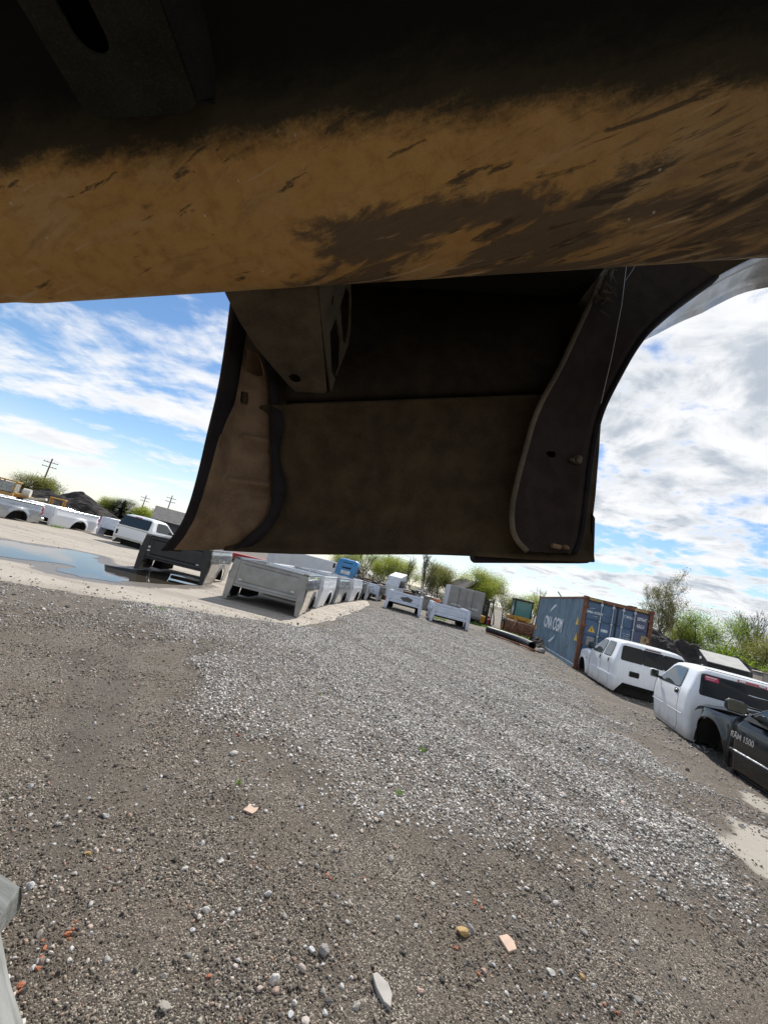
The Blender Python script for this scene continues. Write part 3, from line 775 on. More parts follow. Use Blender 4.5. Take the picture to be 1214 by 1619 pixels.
out = interp(F_OUT, np.linspace(0, 1, 70))
mb = MB(); rows = []
for a, b in out: rows.append([(a - 0.004, 0.934, b), (a + 0.006, 0.928, b), (a + 0.014, 0.94, b), (a + 0.018, 0.965, b)])
mb.grid(rows); solid(place(mb, 'outer_flange', M_edge, wh), 0.003)
mb = MB(); mb.box((0.505, 0.915, 0.288), (0.016, 0.02, 0.02), (0.2, 0.3, 0.4), 0.003); mb.box((0.492, 0.912, 0.284), (0.016, 0.008, 0.006), (0.2, 0.3, 0.7)); place(mb, 'clip', M_bracket, wh, False)
mb = MB(); mb.box((0.435, 0.90, 0.072), (0.022, 0.014, 0.01), (0.1, 0.2, 0.1), 0.002); mb.box((0.46, 0.905, 0.071), (0.014, 0.014, 0.008), (0.1, 0.5, 0.3), 0.002); place(mb, 'clip', M_tail, wh, False)
mb = MB(); mb.tube([(0.655, 0.892, 0.84), (0.63, 0.892, 0.70), (0.60, 0.90, 0.56), (0.576, 0.92, 0.44)], 0.0007, 5); mb.tube([(0.70, 0.892, 0.86), (0.665, 0.892, 0.80), (0.645, 0.892, 0.77)], 0.0005, 5); place(mb, 'loose_thread', M_web, wh)
mb = MB()
for k in range(34):
    t = random.random(); a = np.array([0.605, 0.882, 0.82]) * (1 - t) + np.array([0.557, 0.882, 0.675]) * t + RNG.normal(0, 0.006, 3)
    d = Vector((random.uniform(-0.2, 1) * 0.02, random.uniform(-0.01, 0.006), random.uniform(-1, 1) * 0.022)); e = Vector((random.uniform(-1, 1), random.uniform(-1, 1), random.uniform(-1, 1))) * 0.008
    a = Vector(a); mb.poly([a, a + d + e * 0.3, a + d * 1.4 + e, a + e], [(0, 1, 2, 3)])
solid(place(mb, 'torn_seal', M_bracket, wh, False), 0.0015)

# plastic trim under the arch foot
mb = MB()
tr = [(0.256, 0.050), (0.258, 0.038), (0.266, 0.031), (0.54, 0.037), (0.552, 0.042), (0.558, 0.056), (0.566, 0.15), (0.558, 0.165), (0.55, 0.06), (0.54, 0.052)]
mb.prism(tr, 'y', 0.955, 1.0); bev(place(mb, 'lower_trim', M_edge, smooth=False), 0.003)

# bumper bracket beam: tapered channel with holes
bm_ = [(-0.292, 0.668), (-0.289, 0.70), (-0.282, 0.75), (-0.266, 0.81), (-0.240, 0.87), (-0.214, 0.925), (-0.196, 0.955), (-0.132, 0.958), (-0.120, 0.94), (-0.116, 0.80), (-0.112, 0.645)]
brk = plate('bumper_bracket', bm_, [ellipse(0.03, 0.034, 14, -0.195, 0.905)], 0.005, M_bracket, raised, Matrix.Translation(loc((0, 0, 0.452))))
bev(brk, 0.003)
mb = MB(); wall = bm_[:6]
mb.grid([[(x, y, 0.453) for x, y in wall], [(x - 0.006, y, 0.47) for x, y in wall], [(x - 0.02, y, 0.60) for x, y in wall]]); solid(place(mb, 'bracket_wall', M_bracket, brk), 0.004)
# right flank: plate with two diamond openings, coordinates (distance along y, height)
fo = [(0.645, 0.0), (0.958, 0.0), (0.97, 0.02), (0.955, 0.12), (0.93, 0.155), (0.85, 0.17), (0.645, 0.17)]
holes = [[(0.80, 0.03), (0.90, 0.018), (0.945, 0.035), (0.94, 0.07), (0.88, 0.085), (0.80, 0.07)], [(0.80, 0.098), (0.90, 0.103), (0.925, 0.12), (0.90, 0.15), (0.83, 0.165), (0.79, 0.14)], ellipse(0.02, 0.014, 10, 0.75, 0.06), ellipse(0.02, 0.016, 10, 0.74, 0.10)]
plate('bracket_flank', fo, holes, 0.004, M_bracket, brk, frame_matrix(loc((-0.112, 0, 0.452)), (0.0, 1, 0), (0.30, 0, 1)))
# unseen plate added above the arch to keep skylight off the bed side
mb = MB(); mb.box((1.2, 0.78, 1.10), (1.6, 0.44, 0.02)); place(mb, 'skylight_blocker', M_under, smooth=False)
# the bracket drops away from the sill towards its far end
for o in [brk] + list(brk.children):
    for v in o.data.vertices: v.co.z += 0.27 * (0.955 - (v.co.y + BASE.y))

# ------------------------------------------------------------------ truck beds and cabs
WHITE = lambda: pm('white_paint', (0.74, 0.76, 0.79), 0.38, 0, 0.02, 3, coat=0.25, dirt=(0.50, 0.49, 0.46), dirt_amt=0.10)
RUBBER = pm('black_rubber', (0.014, 0.014, 0.014), 0.6, 0, 0.3)
DARKIN = pm('dark_cavity', (0.012, 0.011, 0.010), 0.9, 0, 0.4)
PLASTIC = pm('black_plastic', (0.02, 0.02, 0.021), 0.45, 0, 0.25, dirt=(0.10, 0.09, 0.08), dirt_amt=0.25)
CHROME = pm('dull_chrome', (0.6, 0.61, 0.63), 0.22, 1.0, 0.1)
REDL = pm('red_lens', (0.45, 0.012, 0.018), 0.18, 0, 0.3, 30, coat=0.8)
AMBER = pm('amber_lens', (0.75, 0.48, 0.12), 0.2, 0, 0.15, 30, coat=0.7)
STEEL = pm('bare_steel', (0.18, 0.17, 0.16), 0.5, 0.6, 0.3, dirt=(0.16, 0.09, 0.05), dirt_amt=0.5)
RUST = pm('rust', (0.16, 0.065, 0.032), 0.9, 0, 0.45, 9, 0.003, 60)
CABGLASS = glass('cab_glass', (0.022, 0.028, 0.028), 0.03, 0.75)
TINT = glass('dark_cab_glass', (0.004, 0.005, 0.006), 0.03)

def arch_z(y, yc, zc, r, base):
    d = abs(y - yc)
    if d >= r: return base
    return max(base, zc + math.sqrt(r * r - d * d) * (1 - 0.10 * (d / r) ** 4))

def make_bed(name, loc_, rz, paint, inner, label, group=None, W=2.0, Lg=2.55, H=1.0, floor=0.44, arch_from_front=1.55, arch_r=0.46, arch_zc=0.06, lamps=False, plugs=None, patch=None, stickers=None, tailgate=None, bumper=False, rough_edge=0.0, flare=None, cat='truck bed', rocker=0.02, roll=0.0):
    """pickup bed standing on the ground, front wall towards local +y"""
    t = empty(name, (loc_[0], loc_[1], loc_[2] if len(loc_) > 2 else 0.0), label=label, cat=cat, group=group, rot=(0, roll, rz))
    hy = Lg / 2; yc = hy - arch_from_front
    ys = np.unique(np.r_[np.linspace(-hy, hy, 15), np.linspace(yc - arch_r, yc + arch_r, 33)])
    def side_x(z, y):
        u = z / H
        b = 0.050 * (2 * u - 1.15) ** 2 + (0.035 * sstep(0.88, 1.0, u))
        bulge = 0.03 * math.exp(-((math.hypot(y - yc, z - arch_zc) - arch_r) / 0.06) ** 2) if flare is None else flare * math.exp(-((math.hypot(y - yc, z - arch_zc) - arch_r) / 0.09) ** 2)
        crease = -0.012 * sstep(0.0, 0.05, u - 0.66) + 0.010 * math.exp(-((u - 0.64) / 0.04) ** 2)
        return W / 2 - b + bulge + crease
    for s in (-1, 1):
        mb = MB(); rows = []
        for y in ys:
            base = rocker + 0.10 * sstep(0.0, 0.35, (-hy + 0.42) - y) * (0.6 if bumper else 0.2)
            zb = arch_z(y, yc, arch_zc, arch_r, base)
            rows.append([(s * side_x(z, y), y, z) for z in zb + (H - zb) * np.r_[0, 0.04, 0.1, np.linspace(0.18, 0.86, 10), 0.93, 0.97, 1.0]])
        mb.grid(rows)
        sdo = mb.build('bed_side', paint, t, True); solid(sdo, 0.006, 0)
        # arch lip
        pts = []
        for k in range(33):
            a = math.pi * k / 32; y = yc - arch_r * math.cos(a); z = arch_z(y * 0.9999 + yc * 0.0001, yc, arch_zc, arch_r, rocker)
            pts.append((s * (side_x(z, y) - 0.006), y, max(z, rocker + 0.01)))
        m2 = MB(); m2.tube(pts, 0.014, 6); m2.build('wheel_arch_lip', paint if lamps else PLASTIC, sdo, True)
        # wheelhouse tub
        m2 = MB(); rows = []
        for k in range(17):
            a = math.pi * k / 16; y = yc - (arch_r + 0.015) * math.cos(a); z = max(rocker, arch_zc + (arch_r + 0.02) * math.sin(a))
            rows.append([(s * (W / 2 - 0.05), y, z), (s * (W / 2 - 0.32), y, z)])
        m2.grid(rows); m2.poly([r_[1] for r_ in rows], [tuple(range(17))]); solid(m2.build('wheelhouse', DARKIN, t), 0.004)
        # inner wall of the double-skinned side
        m2 = MB(); m2.box((s * (W / 2 - 0.17), -0.02, (floor + H) / 2 + 0.0), (0.012, Lg - 0.10, H - floor - 0.02)); m2.build('inner_wall', inner, t)
        # top rail
        m2 = MB(); m2.box((s * (W / 2 - 0.105), 0, H + 0.004), (0.17, Lg - 0.012, 0.045), ch=0.014); rl = m2.build('bed_rail', paint, t)
        m2 = MB(); m2.box((s * (W / 2 - 0.105), 0, H + 0.030), (0.12, Lg - 0.1, 0.012), ch=0.004); m2.build('rail_cap', PLASTIC, rl)
        # front post flange, reaching down to the ground, with bolt holes
        post = [(s * (W / 2 - 0.015), rocker), (s * (W / 2 - 0.005), H * 0.45), (s * (W / 2 - 0.045), H - 0.02), (s * (W / 2 - 0.20), H - 0.01), (s * (W / 2 - 0.19), floor - 0.02), (s * (W / 2 - 0.13), rocker + 0.02)]
        hol = [ellipse(0.022, 0.022, 8, s * (W / 2 - 0.055), z) for z in (0.12, 0.55 * H, 0.68 * H, 0.8 * H)]
        if s > 0: post = post[::-1]
        bev(plate('front_post', post, hol, 0.02, inner, t, frame_matrix((0, hy + 0.004, 0), (1, 0, 0), (0, 0, 1))), 0.006)
        if lamps:
            m2 = MB()
            prof = [(0.55, 0.06), (0.60, 0.075), (0.68, 0.05), (0.74, 0.045), (0.82, 0.075), (0.90, 0.07), (0.93, 0.03)]
            rows = [[(s * (side_x(z * H, -hy) + 0.010 - 0.02 * e_), -hy - 0.004 + w * e_, z * H) for e_ in (0, 0.5, 1.0)] for z, w in prof]
            m2.grid(rows); solid(m2.build('tail_lamp', REDL, t, True), 0.02)
    # front wall with pressed panel
    mb = MB(); rows = []
    hw = W / 2 - 0.17
    for x in np.unique(np.r_[np.linspace(-hw, hw, 30), np.linspace(-hw + 0.04, -hw + 0.16, 9), np.linspace(hw - 0.16, hw - 0.04, 9)]):
        row = []
        for z in np.unique(np.r_[np.linspace(floor - 0.04, H - 0.01, 14), np.linspace(floor, floor + 0.1, 7), np.linspace(H - 0.16, H - 0.06, 8)]):
            e = max(abs(x) - (hw - 0.10), floor + 0.05 - z, z - (H - 0.11))
            rec = sstep(0.018, -0.018, e) if e > -0.05 else 1.0
            bead = 0.02 * math.exp(-(e / 0.018) ** 2)
            row.append((x, hy - 0.006 - bead * 0.9 - 0.006 * rec + 0.004 * math.sin(x * 14) * rec * (0.4), z))
        rows.append(row)
    mb.grid(rows); fw = mb.build('front_wall', inner, t, True); solid(fw, 0.006, 0)
    mb = MB(); mb.box((0, hy - 0.03, H + 0.002), (W - 0.36, 0.07, 0.05), ch=0.018); mb.build('front_rail', inner, t)
    mb = MB(); mb.box((0, hy - 0.015, floor - 0.055), (W - 0.36, 0.05, 0.05), ch=0.012); mb.build('front_sill', inner, t)
    mb = MB(); mb.box((0, 0, floor), (W - 0.34, Lg - 0.06, 0.02)); fl_ = mb.build('floor', inner, t)
    for k in range(4):
        m2 = MB(); m2.box((0, hy - 0.35 - k * 0.62, floor - 0.05), (W - 0.5, 0.09, 0.075), ch=0.01); m2.build('cross_sill', DARKIN, fl_)
    m2 = MB(); m2.box((0.0, -hy + 0.25, floor - 0.20), (W - 0.5, 0.10, 0.12), ch=0.02); m2.build('rear_cross_bar', STEEL, t)
    if plugs:
        for x, z, w, h in plugs:
            m2 = MB(); m2.prism(ellipse(w, h, 14, x, z), 'y', hy - 0.02, hy + 0.006); m2.build('drain_plug', pm('pale_plug', (0.6, 0.6, 0.58), 0.5) if plugs[0][2] > 0.05 else DARKIN, fw)
    if stickers:
        for x, z, w, h in stickers:
            m2 = MB(); m2.box((x, hy - 0.006, z), (w, 0.014, h), (0, 0.12, 0)); m2.build('sticker', pm('sticker_white', (0.75, 0.75, 0.74), 0.5, 0, 0.2, 60), fw)
    if patch:
        x, z, w, h = patch
        out = [(x + w / 2 * math.cos(a) * (1 + 0.12 * math.sin(3 * a + 1)), z + h / 2 * math.sin(a) * (1 + 0.15 * math.sin(5 * a))) for a in np.linspace(0, 2 * math.pi, 26, endpoint=False)]
        m2 = MB(); m2.prism(out, 'y', hy - 0.02, hy + 0.001); m2.build('primer_patch', pm('primer_grey', (0.10, 0.10, 0.095), 0.8, 0, 0.3, 40), fw)
    if tailgate:
        m2 = MB(); m2.box((0, -hy + 0.02, (floor + H) / 2), (W - 0.36, 0.05, H - floor - 0.01), ch=0.02); tg = m2.build('tailgate', tailgate, t)
        m2 = MB(); m2.box((0, -hy - 0.012, H - 0.14), (0.26, 0.02, 0.08), ch=0.008); m2.build('handle', PLASTIC, tg)
    if bumper:
        m2 = MB(); m2.box((0, -hy - 0.12, floor - 0.16), (W - 0.08, 0.18, 0.17), ch=0.04); m2.build('bumper', pm('bumper_tan', (0.5, 0.47, 0.42), 0.4, 0.2), t)
    return t

GREYPRIMER = pm('grey_primer', (0.29, 0.285, 0.27), 0.36, 0.35, 0.15, 3, coat=0.2, dirt=(0.27, 0.25, 0.215), dirt_amt=0.35)
MIRRORGREY = pm('polished_grey_paint', (0.16, 0.15, 0.14), 0.12, 0.75, 0.08, 3, coat=1.0)
SILVER = pm('silver_paint', (0.36, 0.38, 0.41), 0.25, 0.55, 0.06, 3, coat=0.8, dirt=(0.25, 0.24, 0.22), dirt_amt=0.12)
CHARCOAL = pm('charcoal_paint', (0.030, 0.029, 0.030), 0.35, 0.2, 0.2, 3, coat=0.5, dirt=(0.13, 0.12, 0.105), dirt_amt=0.28)
CHARIN = pm('charcoal_inner', (0.028, 0.026, 0.026), 0.42, 0.1, 0.2, 4, dirt=(0.08, 0.075, 0.07), dirt_amt=0.25)
BLACK = pm('black_paint', (0.004, 0.004, 0.0045), 0.16, 0.0, 0.2, 3, coat=0.15, dirt=(0.03, 0.028, 0.025), dirt_amt=0.02, spec=0.35)
BLUEWHITE = pm('bluish_white_paint', (0.60, 0.65, 0.74), 0.32, 0.05, 0.06, 3, coat=0.5, dirt=(0.42, 0.43, 0.44), dirt_amt=0.22)
W_ = WHITE()
def cab_paint():
    n = NT('white_cab_paint'); c = n.coord(); z = n.sep(c)[2]
    f = n.noise(c, 5, 6, 0.65)
    splash = n.mr(n.op('ADD', z, n.op('MULTIPLY', n.op('SUBTRACT', f, 0.5), 0.5)), 0.0, 0.40, 0.75, 0.0)
    run = n.mr(n.noise(n.map(c, (14, 14, 0.9)), 1.0, 5, 0.6), 0.56, 0.74, 0, 0.22)
    col = n.mix(run, (0.75, 0.77, 0.79), (0.52, 0.51, 0.48)); col = n.mix(splash, col, (0.36, 0.32, 0.27))
    n.P(col=col, rough=n.mixf(splash, 0.30, 0.8), coat=0.35, coatr=0.06, normal=n.bump(n.noise(c, 2.2, 2), 0.006, 0.3))
    return n.m
CABW = cab_paint()
R = math.radians
def row_bed(i, rx, fy, head, **k):
    """rx, fy: right front corner on the ground as seen from the lane; head: direction the row runs"""
    W, Lg = k.get('W', 2.0), k.get('Lg', 2.55)
    d = Vector((math.sin(R(head)), math.cos(R(head)))); rt = Vector((d.y, -d.x))
    c = Vector((rx, fy)) + d * Lg / 2 - rt * W / 2
    return make_bed('truck_bed', (c.x, c.y), math.pi - R(head), **k)
GR = 'truck beds lined up along the concrete pad'
row_bed(0, -1.42, 10.28, 1.0, paint=MIRRORGREY, inner=GREYPRIMER, label='grey truck bed nearest in the row with mirror-like side panel', group=GR, H=1.08, floor=0.47, arch_from_front=1.62, plugs=[(-0.68, 0.60, 0.10, 0.045), (0.70, 0.58, 0.10, 0.045)], W=2.04)
row_bed(1, -1.32, 13.15, 5, paint=W_, inner=W_, label='white truck bed directly behind the nearest grey bed in the row', group=GR, H=1.05)
row_bed(2, -0.98, 15.95, 8, paint=SILVER, inner=SILVER, label='silver truck bed between two white beds in the row', group=GR, H=1.05)
row_bed(3, -0.52, 18.7, 9, paint=W_, inner=W_, label='white truck bed beside the dark bed far along the row', group=GR, H=1.05)
row_bed(4, -0.08, 21.4, 10, paint=CHARCOAL, inner=DARKIN, label='black truck bed in the far half of the row', group=GR, H=1.0, Lg=1.2, arch_from_front=0.62)
row_bed(5, 0.25, 22.8, 12, paint=SILVER, inner=W_, label='pale silver truck bed standing just past the black bed', group=GR, H=0.95, Lg=1.5, arch_from_front=0.75)
row_bed(6, 0.95, 24.5, 14, paint=CHARCOAL, inner=BLUEWHITE, label='dark truck bed closing the far end of the row', group=GR, H=0.95, Lg=2.0)
# charcoal bed on the puddle's edge
row_bed(7, -4.55, 11.75, -6, paint=pm('bronze_paint', (0.20, 0.185, 0.165), 0.22, 0.5, 0.1, coat=0.7), inner=CHARIN, label='charcoal truck bed with white stickers standing at the edge of the puddle', H=1.04, floor=0.46, W=1.98, stickers=[(0.80, 0.72, 0.12, 0.05), (0.85, 0.60, 0.08, 0.05), (0.76, 0.62, 0.07, 0.04)], plugs=[(-0.66, 0.54, 0.09, 0.04)])
# two bluish white beds out in the gravel
row_bed(8, 3.08, 20.4, 8, paint=BLUEWHITE, inner=BLUEWHITE, label='white truck bed with a grey primer patch standing out in the gravel', H=0.96, floor=0.50, W=1.90, Lg=2.0, plugs=[(-0.72, 0.56, 0.045, 0.045), (0.72, 0.56, 0.045, 0.045)], patch=(-0.12, 0.70, 0.62, 0.24))
row_bed(9, 5.35, 19.45, 3, paint=BLUEWHITE, inner=BLUEWHITE, label='plain white truck bed in the gravel in front of the box trailer', H=0.93, floor=0.46, W=1.92, Lg=2.0, plugs=[(-0.72, 0.54, 0.045, 0.045), (0.72, 0.54, 0.045, 0.045)])
# beds along the far left side, tail lamps towards the lane
def side_bed(x0, y0, head, Lg, **k):
    """x0, y0: near rear corner; head: direction the bed's tail points"""
    d = Vector((math.sin(R(head)), math.cos(R(head)))); rt = Vector((d.y, -d.x)); W = 1.95
    c = Vector((x0, y0)) - d * Lg / 2 - rt * W / 2
    return make_bed('truck_bed', (c.x, c.y), math.pi - R(head), W=W, Lg=Lg, lamps=True, bumper=k.pop('bumper', True), **k)
GL = 'truck beds along the far side of the dirt lane'
side_bed(-14.75, 17.9, 12, 2.3, paint=SILVER, inner=SILVER, label='silver truck bed with red tail lamp at the far left below the graders', group=GL, H=0.86, floor=0.42, arch_from_front=1.35, arch_r=0.43, flare=0.05, tailgate=SILVER)
side_bed(-14.35, 21.0, 10, 2.5, paint=W_, inner=W_, label='white truck bed with red tail lamp standing before the dark dirt pile', group=GL, H=0.88, floor=0.42, arch_from_front=1.45, arch_r=0.44, flare=0.05, tailgate=W_)
make_bed('truck_bed', (-13.0, 21.2), R(160), W_, BLUEWHITE, 'short white truck bed half hidden behind the white cab', group=GL, W=1.9, Lg=1.6, H=0.95, floor=0.5, arch_from_front=0.8, arch_r=0.38)

# ---- cabs: one skin following a rounded plan outline, glass set into it
class Skin:
    """wall skin over a closed rounded-rectangle plan; s in [0,1) runs rear-left, left side, front, right side, rear"""
    def __init__(k, W, y0, y1, r, prof):
        """prof: list of (z, side inset, rear inset, front inset)"""
        k.W, k.y0, k.y1, k.r, k.prof = W, y0, y1, r, prof
    def ring(k, z):
        P = np.array(k.prof); return [float(np.interp(z, P[:, 0], P[:, c])) for c in (1, 2, 3)]
    def side(k, sgn, y, z, off=0.0):
        i, _, _ = k.ring(z); return Vector((sgn * (k.W / 2 - i + off), y, z))
    def rear(k, x, z, off=0.0):
        _, b, _ = k.ring(z); return Vector((x, k.y0 + b - off, z))
    def front(k, x, z, off=0.0):
        _, _, f = k.ring(z); return Vector((x, k.y1 - f + off, z))
    def plan(k, z, n=6):
        i, b, f = k.ring(z); hx = k.W / 2 - i; ya, yb = k.y0 + b, k.y1 - f; r = min(k.r, hx * .9, (yb - ya) * .45); pts = []
        def arcp(cx, cy, a0):
            for q in range(n + 1):
                a = R(a0 + 90 * q / n); pts.append((cx + r * math.cos(a), cy + r * math.sin(a)))
        m = 24
        arcp(hx - r, yb - r, 0); pts.extend([(hx - r + (-2 * hx + 2 * r) * q / 8, yb) for q in range(1, 8)])
        arcp(-hx + r, yb - r, 90); pts.extend([(-hx, yb - r + (ya - yb + 2 * r) * q / m) for q in range(1, m)])
        arcp(-hx + r, ya + r, 180); pts.extend([(-hx + r + (2 * hx - 2 * r) * q / 10, ya) for q in range(1, 10)])
        arcp(hx - r, ya + r, 270); pts.extend([(hx, ya + r + (yb - ya - 2 * r) * q / m) for q in range(1, m)])
        return pts
    def build(k, name, zbot, zs, mat, parent, crown=0.05, cap=True, thick=0.0):
        ring0 = k.plan(zs[0]); n = len(ring0); mb = MB(); rows = []
        zb = [zbot(x, y) for x, y in ring0]
        for j, z in enumerate(zs):
            pl = k.plan(z); row = []
            for q in range(n):
                zz = z if z >= zb[q] else zb[q]
                pp = k.plan(zz)[q] if zz != z else pl[q]
                row.append((pp[0], pp[1], zz))
            rows.append(row)
        base = 0
        vs = [p for r_ in rows for p in r_]; fs = [(j * n + q, j * n + (q + 1) % n, (j + 1) * n + (q + 1) % n, (j + 1) * n + q) for j in range(len(zs) - 1) for q in range(n)]
        fs = [f for f in fs if len({tuple(round(c, 5) for c in vs[i]) for i in f}) > 2]
        if cap:
            top = rows[-1]; cx = sum(p[0] for p in top) / n; cy = sum(p[1] for p in top) / n; prev = (len(zs) - 1) * n
            for st, up in ((0.93, 0.35), (0.75, 0.7), (0.4, 0.95)):
                b = len(vs); vs += [(cx + (p[0] - cx) * st, cy + (p[1] - cy) * st, p[2] + crown * up) for p in top]
                fs += [(prev + q, prev + (q + 1) % n, b + (q + 1) % n, b + q) for q in range(n)]; prev = b
            vs.append((cx, cy, top[0][2] + crown)); fs += [(prev + q, prev + (q + 1) % n, len(vs) - 1) for q in range(n)]
        mb.poly(vs, fs); me = mb.mesh(name); bm = bmesh.new(); bm.from_mesh(me)
        bmesh.ops.remove_doubles(bm, verts=bm.verts, dist=0.0004); bmesh.ops.recalc_face_normals(bm, faces=bm.faces); bm.to_mesh(me); bm.free()
        o = link(name, me, mat, parent); autosmooth(o, 40)
        if thick: solid(o, thick, -1)
        return o

def round_poly(pts, r, n=4):
    """2D polygon with rounded corners"""
    out = []; m = len(pts)
    for i in range(m):
        p = Vector(pts[i]); a = (Vector(pts[i - 1]) - p); b = (Vector(pts[(i + 1) % m]) - p)
        ra = min(r, a.length * 0.45, b.length * 0.45); A = p + a.normalized() * ra; B = p + b.normalized() * ra
        for q in range(n + 1):
            t = q / n; out.append(tuple(A * (1 - t) ** 2 + p * 2 * t * (1 - t) + B * t * t))
    return out
def grow(pts, d):
    c = Vector((sum(p[0] for p in pts) / len(pts), sum(p[1] for p in pts) / len(pts)))
    w = max(abs(p[0] - c.x) for p in pts); h = max(abs(p[1] - c.y) for p in pts)
    return [(c.x + (p[0] - c.x) * (1 + d / w), c.y + (p[1] - c.y) * (1 + d / h)) for p in pts]
def pane(name, f, poly, mat, parent, off=0.006, r=0.05, rim=0.018, rimmat=None, framed=True):
    """a window: rubber frame and a glass pane, both laid along the skin f(u, v, off)"""
    pts = round_poly(poly, r)
    if framed:
        q = grow(pts, rim); mb = MB(); n = len(pts)
        mb.poly([f(u, v, off) for u, v in q] + [f(u, v, off + 0.004) for u, v in pts] + [f(u, v, -0.01) for u, v in q], [(i, (i + 1) % n, n + (i + 1) % n, n + i) for i in range(n)] + [(2 * n + i, 2 * n + (i + 1) % n, (i + 1) % n, i) for i in range(n)])
        fr = mb.build(name, rimmat or RUBBER, parent, True)
        mb = MB(); mb.poly([f(u, v, off + 0.001) for u, v in pts], [tuple(range(n))]); mb.build('pane', mat, fr)
        return fr
    mb = MB(); n = len(pts); mb.poly([f(u, v, off) for u, v in pts] + [f(u, v, -0.02) for u, v in pts], [tuple(range(n))] + [(i, (i + 1) % n, n + (i + 1) % n, n + i) for i in range(n)])
    return mb.build(name, mat, parent)
def seam(name, f, pts, parent, w=0.008, mat=None, off=0.002):
    """panel gap: a thin dark strip let into the skin"""
    mb = MB()
    for (a, b) in zip(pts, pts[1:]):
        n = max(2, int(math.hypot(b[0] - a[0], b[1] - a[1]) / 0.06))
        mb.tube([f(a[0] + (b[0] - a[0]) * i / n, a[1] + (b[1] - a[1]) * i / n, off - w * 0.35) for i in range(n + 1)], w * 0.5, 5)
    return mb.build(name, mat or RUBBER, parent, True)
def mirror(name, p, parent, mat, face=GREYPRIMER, size=(0.10, 0.12, 0.24), armlen=0.12, sgn=-1, turn=0.0):
    mb = MB(); mb.box(p + Vector((sgn * (armlen + size[1] / 2), 0, 0)), (size[1] * 1.6, size[0], size[2]), (0, 0, turn), 0.045)
    m = mb.build(name, mat, parent, True); bev(m, 0.012)
    mb = MB(); mb.box(p + Vector((sgn * armlen * 0.5, 0.01, -size[2] * 0.28)), (armlen, 0.05, 0.05), ch=0.015); mb.build('mirror_arm', PLASTIC, m)
    mb = MB(); mb.box(p + Vector((sgn * (armlen + size[1] / 2), -size[0] / 2 - 0.001, 0)), (size[1] * 1.35, 0.008, size[2] * 0.82), (0, 0, turn), 0.003); mb.build('mirror_glass', pm('mirror_glass', (0.16, 0.18, 0.17), 0.04, 1.0, 0.05), m)
    return m
def door_handle(parent, f, y, z, mat=PLASTIC, w=0.15, h=0.07):
    mb = MB(); pts = round_poly([(y - w / 2, z - h / 2), (y + w / 2, z - h / 2), (y + w / 2, z + h / 2), (y - w / 2, z + h / 2)], 0.025); n = len(pts)
    mb.poly([f(u, v, 0.004) for u, v in pts], [tuple(range(n))])
    o = mb.build('door_handle', mat, parent)
    mb = MB(); mb.tube([f(y - w * 0.36, z + 0.012, 0.012), f(y - w * 0.1, z + 0.016, 0.02), f(y + w * 0.36, z + 0.014, 0.012)], 0.011, 6); mb.build('handle_grip', CHROME if mat is DARKIN else mat, o, True)
    return o

